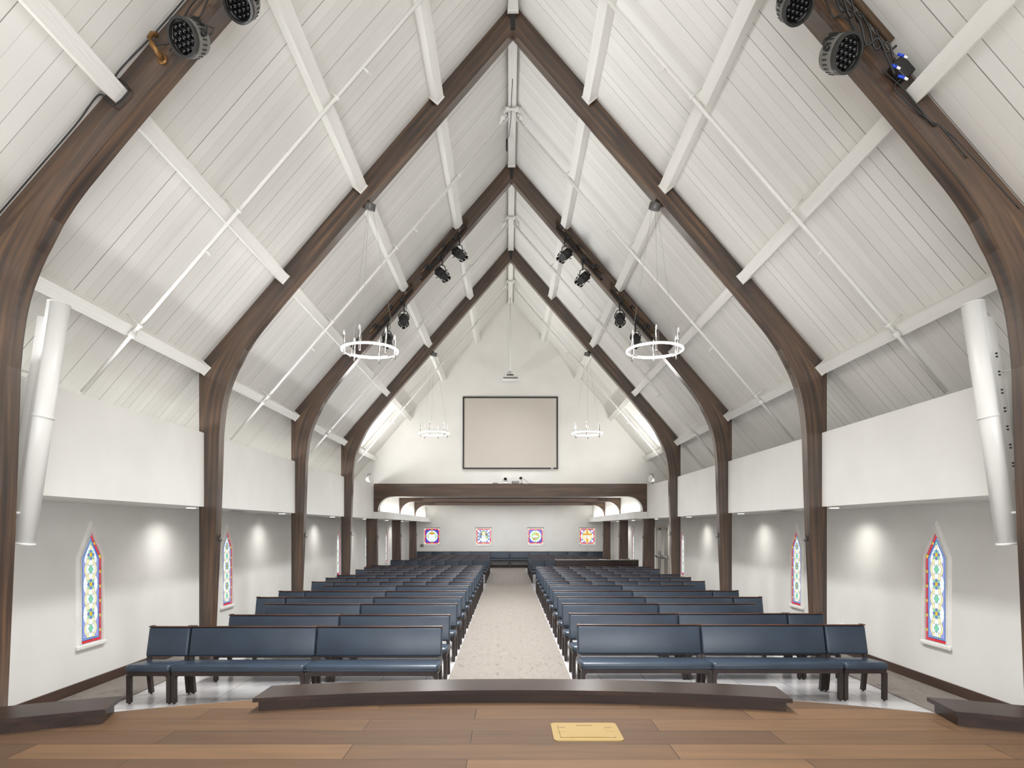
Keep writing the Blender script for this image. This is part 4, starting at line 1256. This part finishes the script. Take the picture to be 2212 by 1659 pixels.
# ------------------------------------------------------------------ tall white column loudspeakers
for s in (-1, 1):
    side = 'left' if s < 0 else 'right'
    top = Vector((s * 4.27, 5.86, 4.20)); bot = Vector((s * 4.545, 5.78, 1.95))
    ax = (top - bot).normalized(); Ls = (top - bot).length
    xl = Vector((s, 0, 0)); xl = (xl - ax * xl.dot(ax)).normalized(); yl = ax.cross(xl)
    mat = Matrix.Translation(bot) @ Matrix((( xl.x, yl.x, ax.x, 0), (xl.y, yl.y, ax.y, 0), (xl.z, yl.z, ax.z, 0), (0, 0, 0, 1)))
    root = empty('column_loudspeaker', bot, None, f'tall slender white column loudspeaker leaning beside the nearest arch on the {side}', 'loudspeaker', 'column loudspeakers')
    mat = Matrix.Translation(-bot) @ mat
    r = .100
    def body(z0, z1, rr, extra=0):
        pts = []
        n = 18
        for k in range(n + 1):
            a = PI / 2 + PI * k / n
            pts.append((rr * math.cos(a), rr * math.sin(a)))
        pts += [(.05 + extra, -rr * .75), (.05 + extra, rr * .75)]
        vs_ = [mat @ Vector((x, y, z0)) for x, y in pts] + [mat @ Vector((x, y, z1)) for x, y in pts]
        m_ = MB(); k_ = len(pts)
        m_.add(vs_, [(i, (i + 1) % k_, (i + 1) % k_ + k_, i + k_) for i in range(18)], 0, True)
        m_.add(vs_, [(i, (i + 1) % k_, (i + 1) % k_ + k_, i + k_) for i in range(18, k_)], 0, False)
        m_.add(vs_[:k_], [list(range(k_ - 1, -1, -1))]); m_.add(vs_[k_:], [list(range(k_))])
        return m_
    b_ = body(0.02, Ls - .01, r).build('cabinet', M['metal_white'], root)
    body(Ls * .52, Ls * .52 + .022, r + .006).build('joint_band', M['metal_white'], root)
    body(0, .02, r + .005).build('bottom_cap', M['metal_white'], root)
    body(Ls - .01, Ls, r + .003).build('top_cap', M['metal_white'], root)
    m_ = MB().box(.05, .13, -.055, -.045, Ls * .12, Ls * .93, mat=mat); m_.box(.05, .13, .045, .055, Ls * .12, Ls * .93, mat=mat); m_.box(.05, .06, -.05, .05, Ls * .12, Ls * .93, mat=mat)
    rl = m_.build('mounting_rail', M['metal_white'], root)
    hs_ = MB()
    for k in range(9):
        z_ = Ls * (.16 + .075 * k)
        for dz in (0, .03): hs_.box(.085, .105, -.058, -.054, z_ + dz, z_ + dz + .014, mat=mat)
    hs_.build('bolt_holes', M['black'], rl)
    a = mat @ Vector((.12, -.03, Ls * .70)); b = Vector((s * 4.52, 5.60, a.z + bot.z)) - bot
    m_ = MB().tube(a, b, .012, n=8); m_.tube(mat @ Vector((.10, -.05, Ls * .70)), mat @ Vector((.10, .05, Ls * .70)), .02, n=8)
    m_.tube(a + Vector((0, 0, -1.3)), b + Vector((0, 0, -1.3)), .012, n=8)
    m_.build('wall_bracket', M['metal_white'], root)

# ------------------------------------------------------------------ hooks on the posts
def hook(x, y, z, s, label):
    """s: side of the nave the post stands on; the hook points into the nave"""
    root = MB()
    root.tube((x, y, z - .035), (x, y, z + .04), .007, n=8)
    root.path([(x - s * .007, y, z - .03), (x - s * .02, y, z - .05), (x - s * .042, y, z - .044), (x - s * .05, y, z - .014)], .007, 8)
    root.path([(x - s * .007, y, z + .015), (x - s * .02, y, z + .03), (x - s * .032, y, z + .06)], .006, 8)
    tag(root.build('coat_hook', M['black']), label, 'hook', 'black hooks on the posts')
for s in (-1, 1):
    side = 'left' if s < 0 else 'right'
    for i in (1, 2, 3):
        hook(s * (4.425), ARCH[i] + .085, 1.95, s, f'black metal hook on the {side} leg of the {["","second","third","fourth"][i]} arch')
    for i, (yf, xi) in enumerate(((YG - .30, 4.50), (25.25, 4.41), (29.3, 4.37))):
        hook(s * (xi - .005), yf + .13, 1.80, s, f'black metal hook on the {side} post of the {["first","second","last"][i]} portal frame')
# small black speaker and lead hanging at the ridge
rs = empty('ridge_speaker', (-.085, 12.3, 9.60), None, 'small black device with a thin lead hanging beside the ridge beam', 'device')
MB().rbox(-.03, .0, -.05, .05, -.10, .10, .008, 2).build('case', M['black'], rs)
MB().path([(-.01, 0, .10), (.03, -.1, .14), (.06, -.5, .155), (.085, -1.6, .15)], .005, 6).build('lead', M['black'], rs)
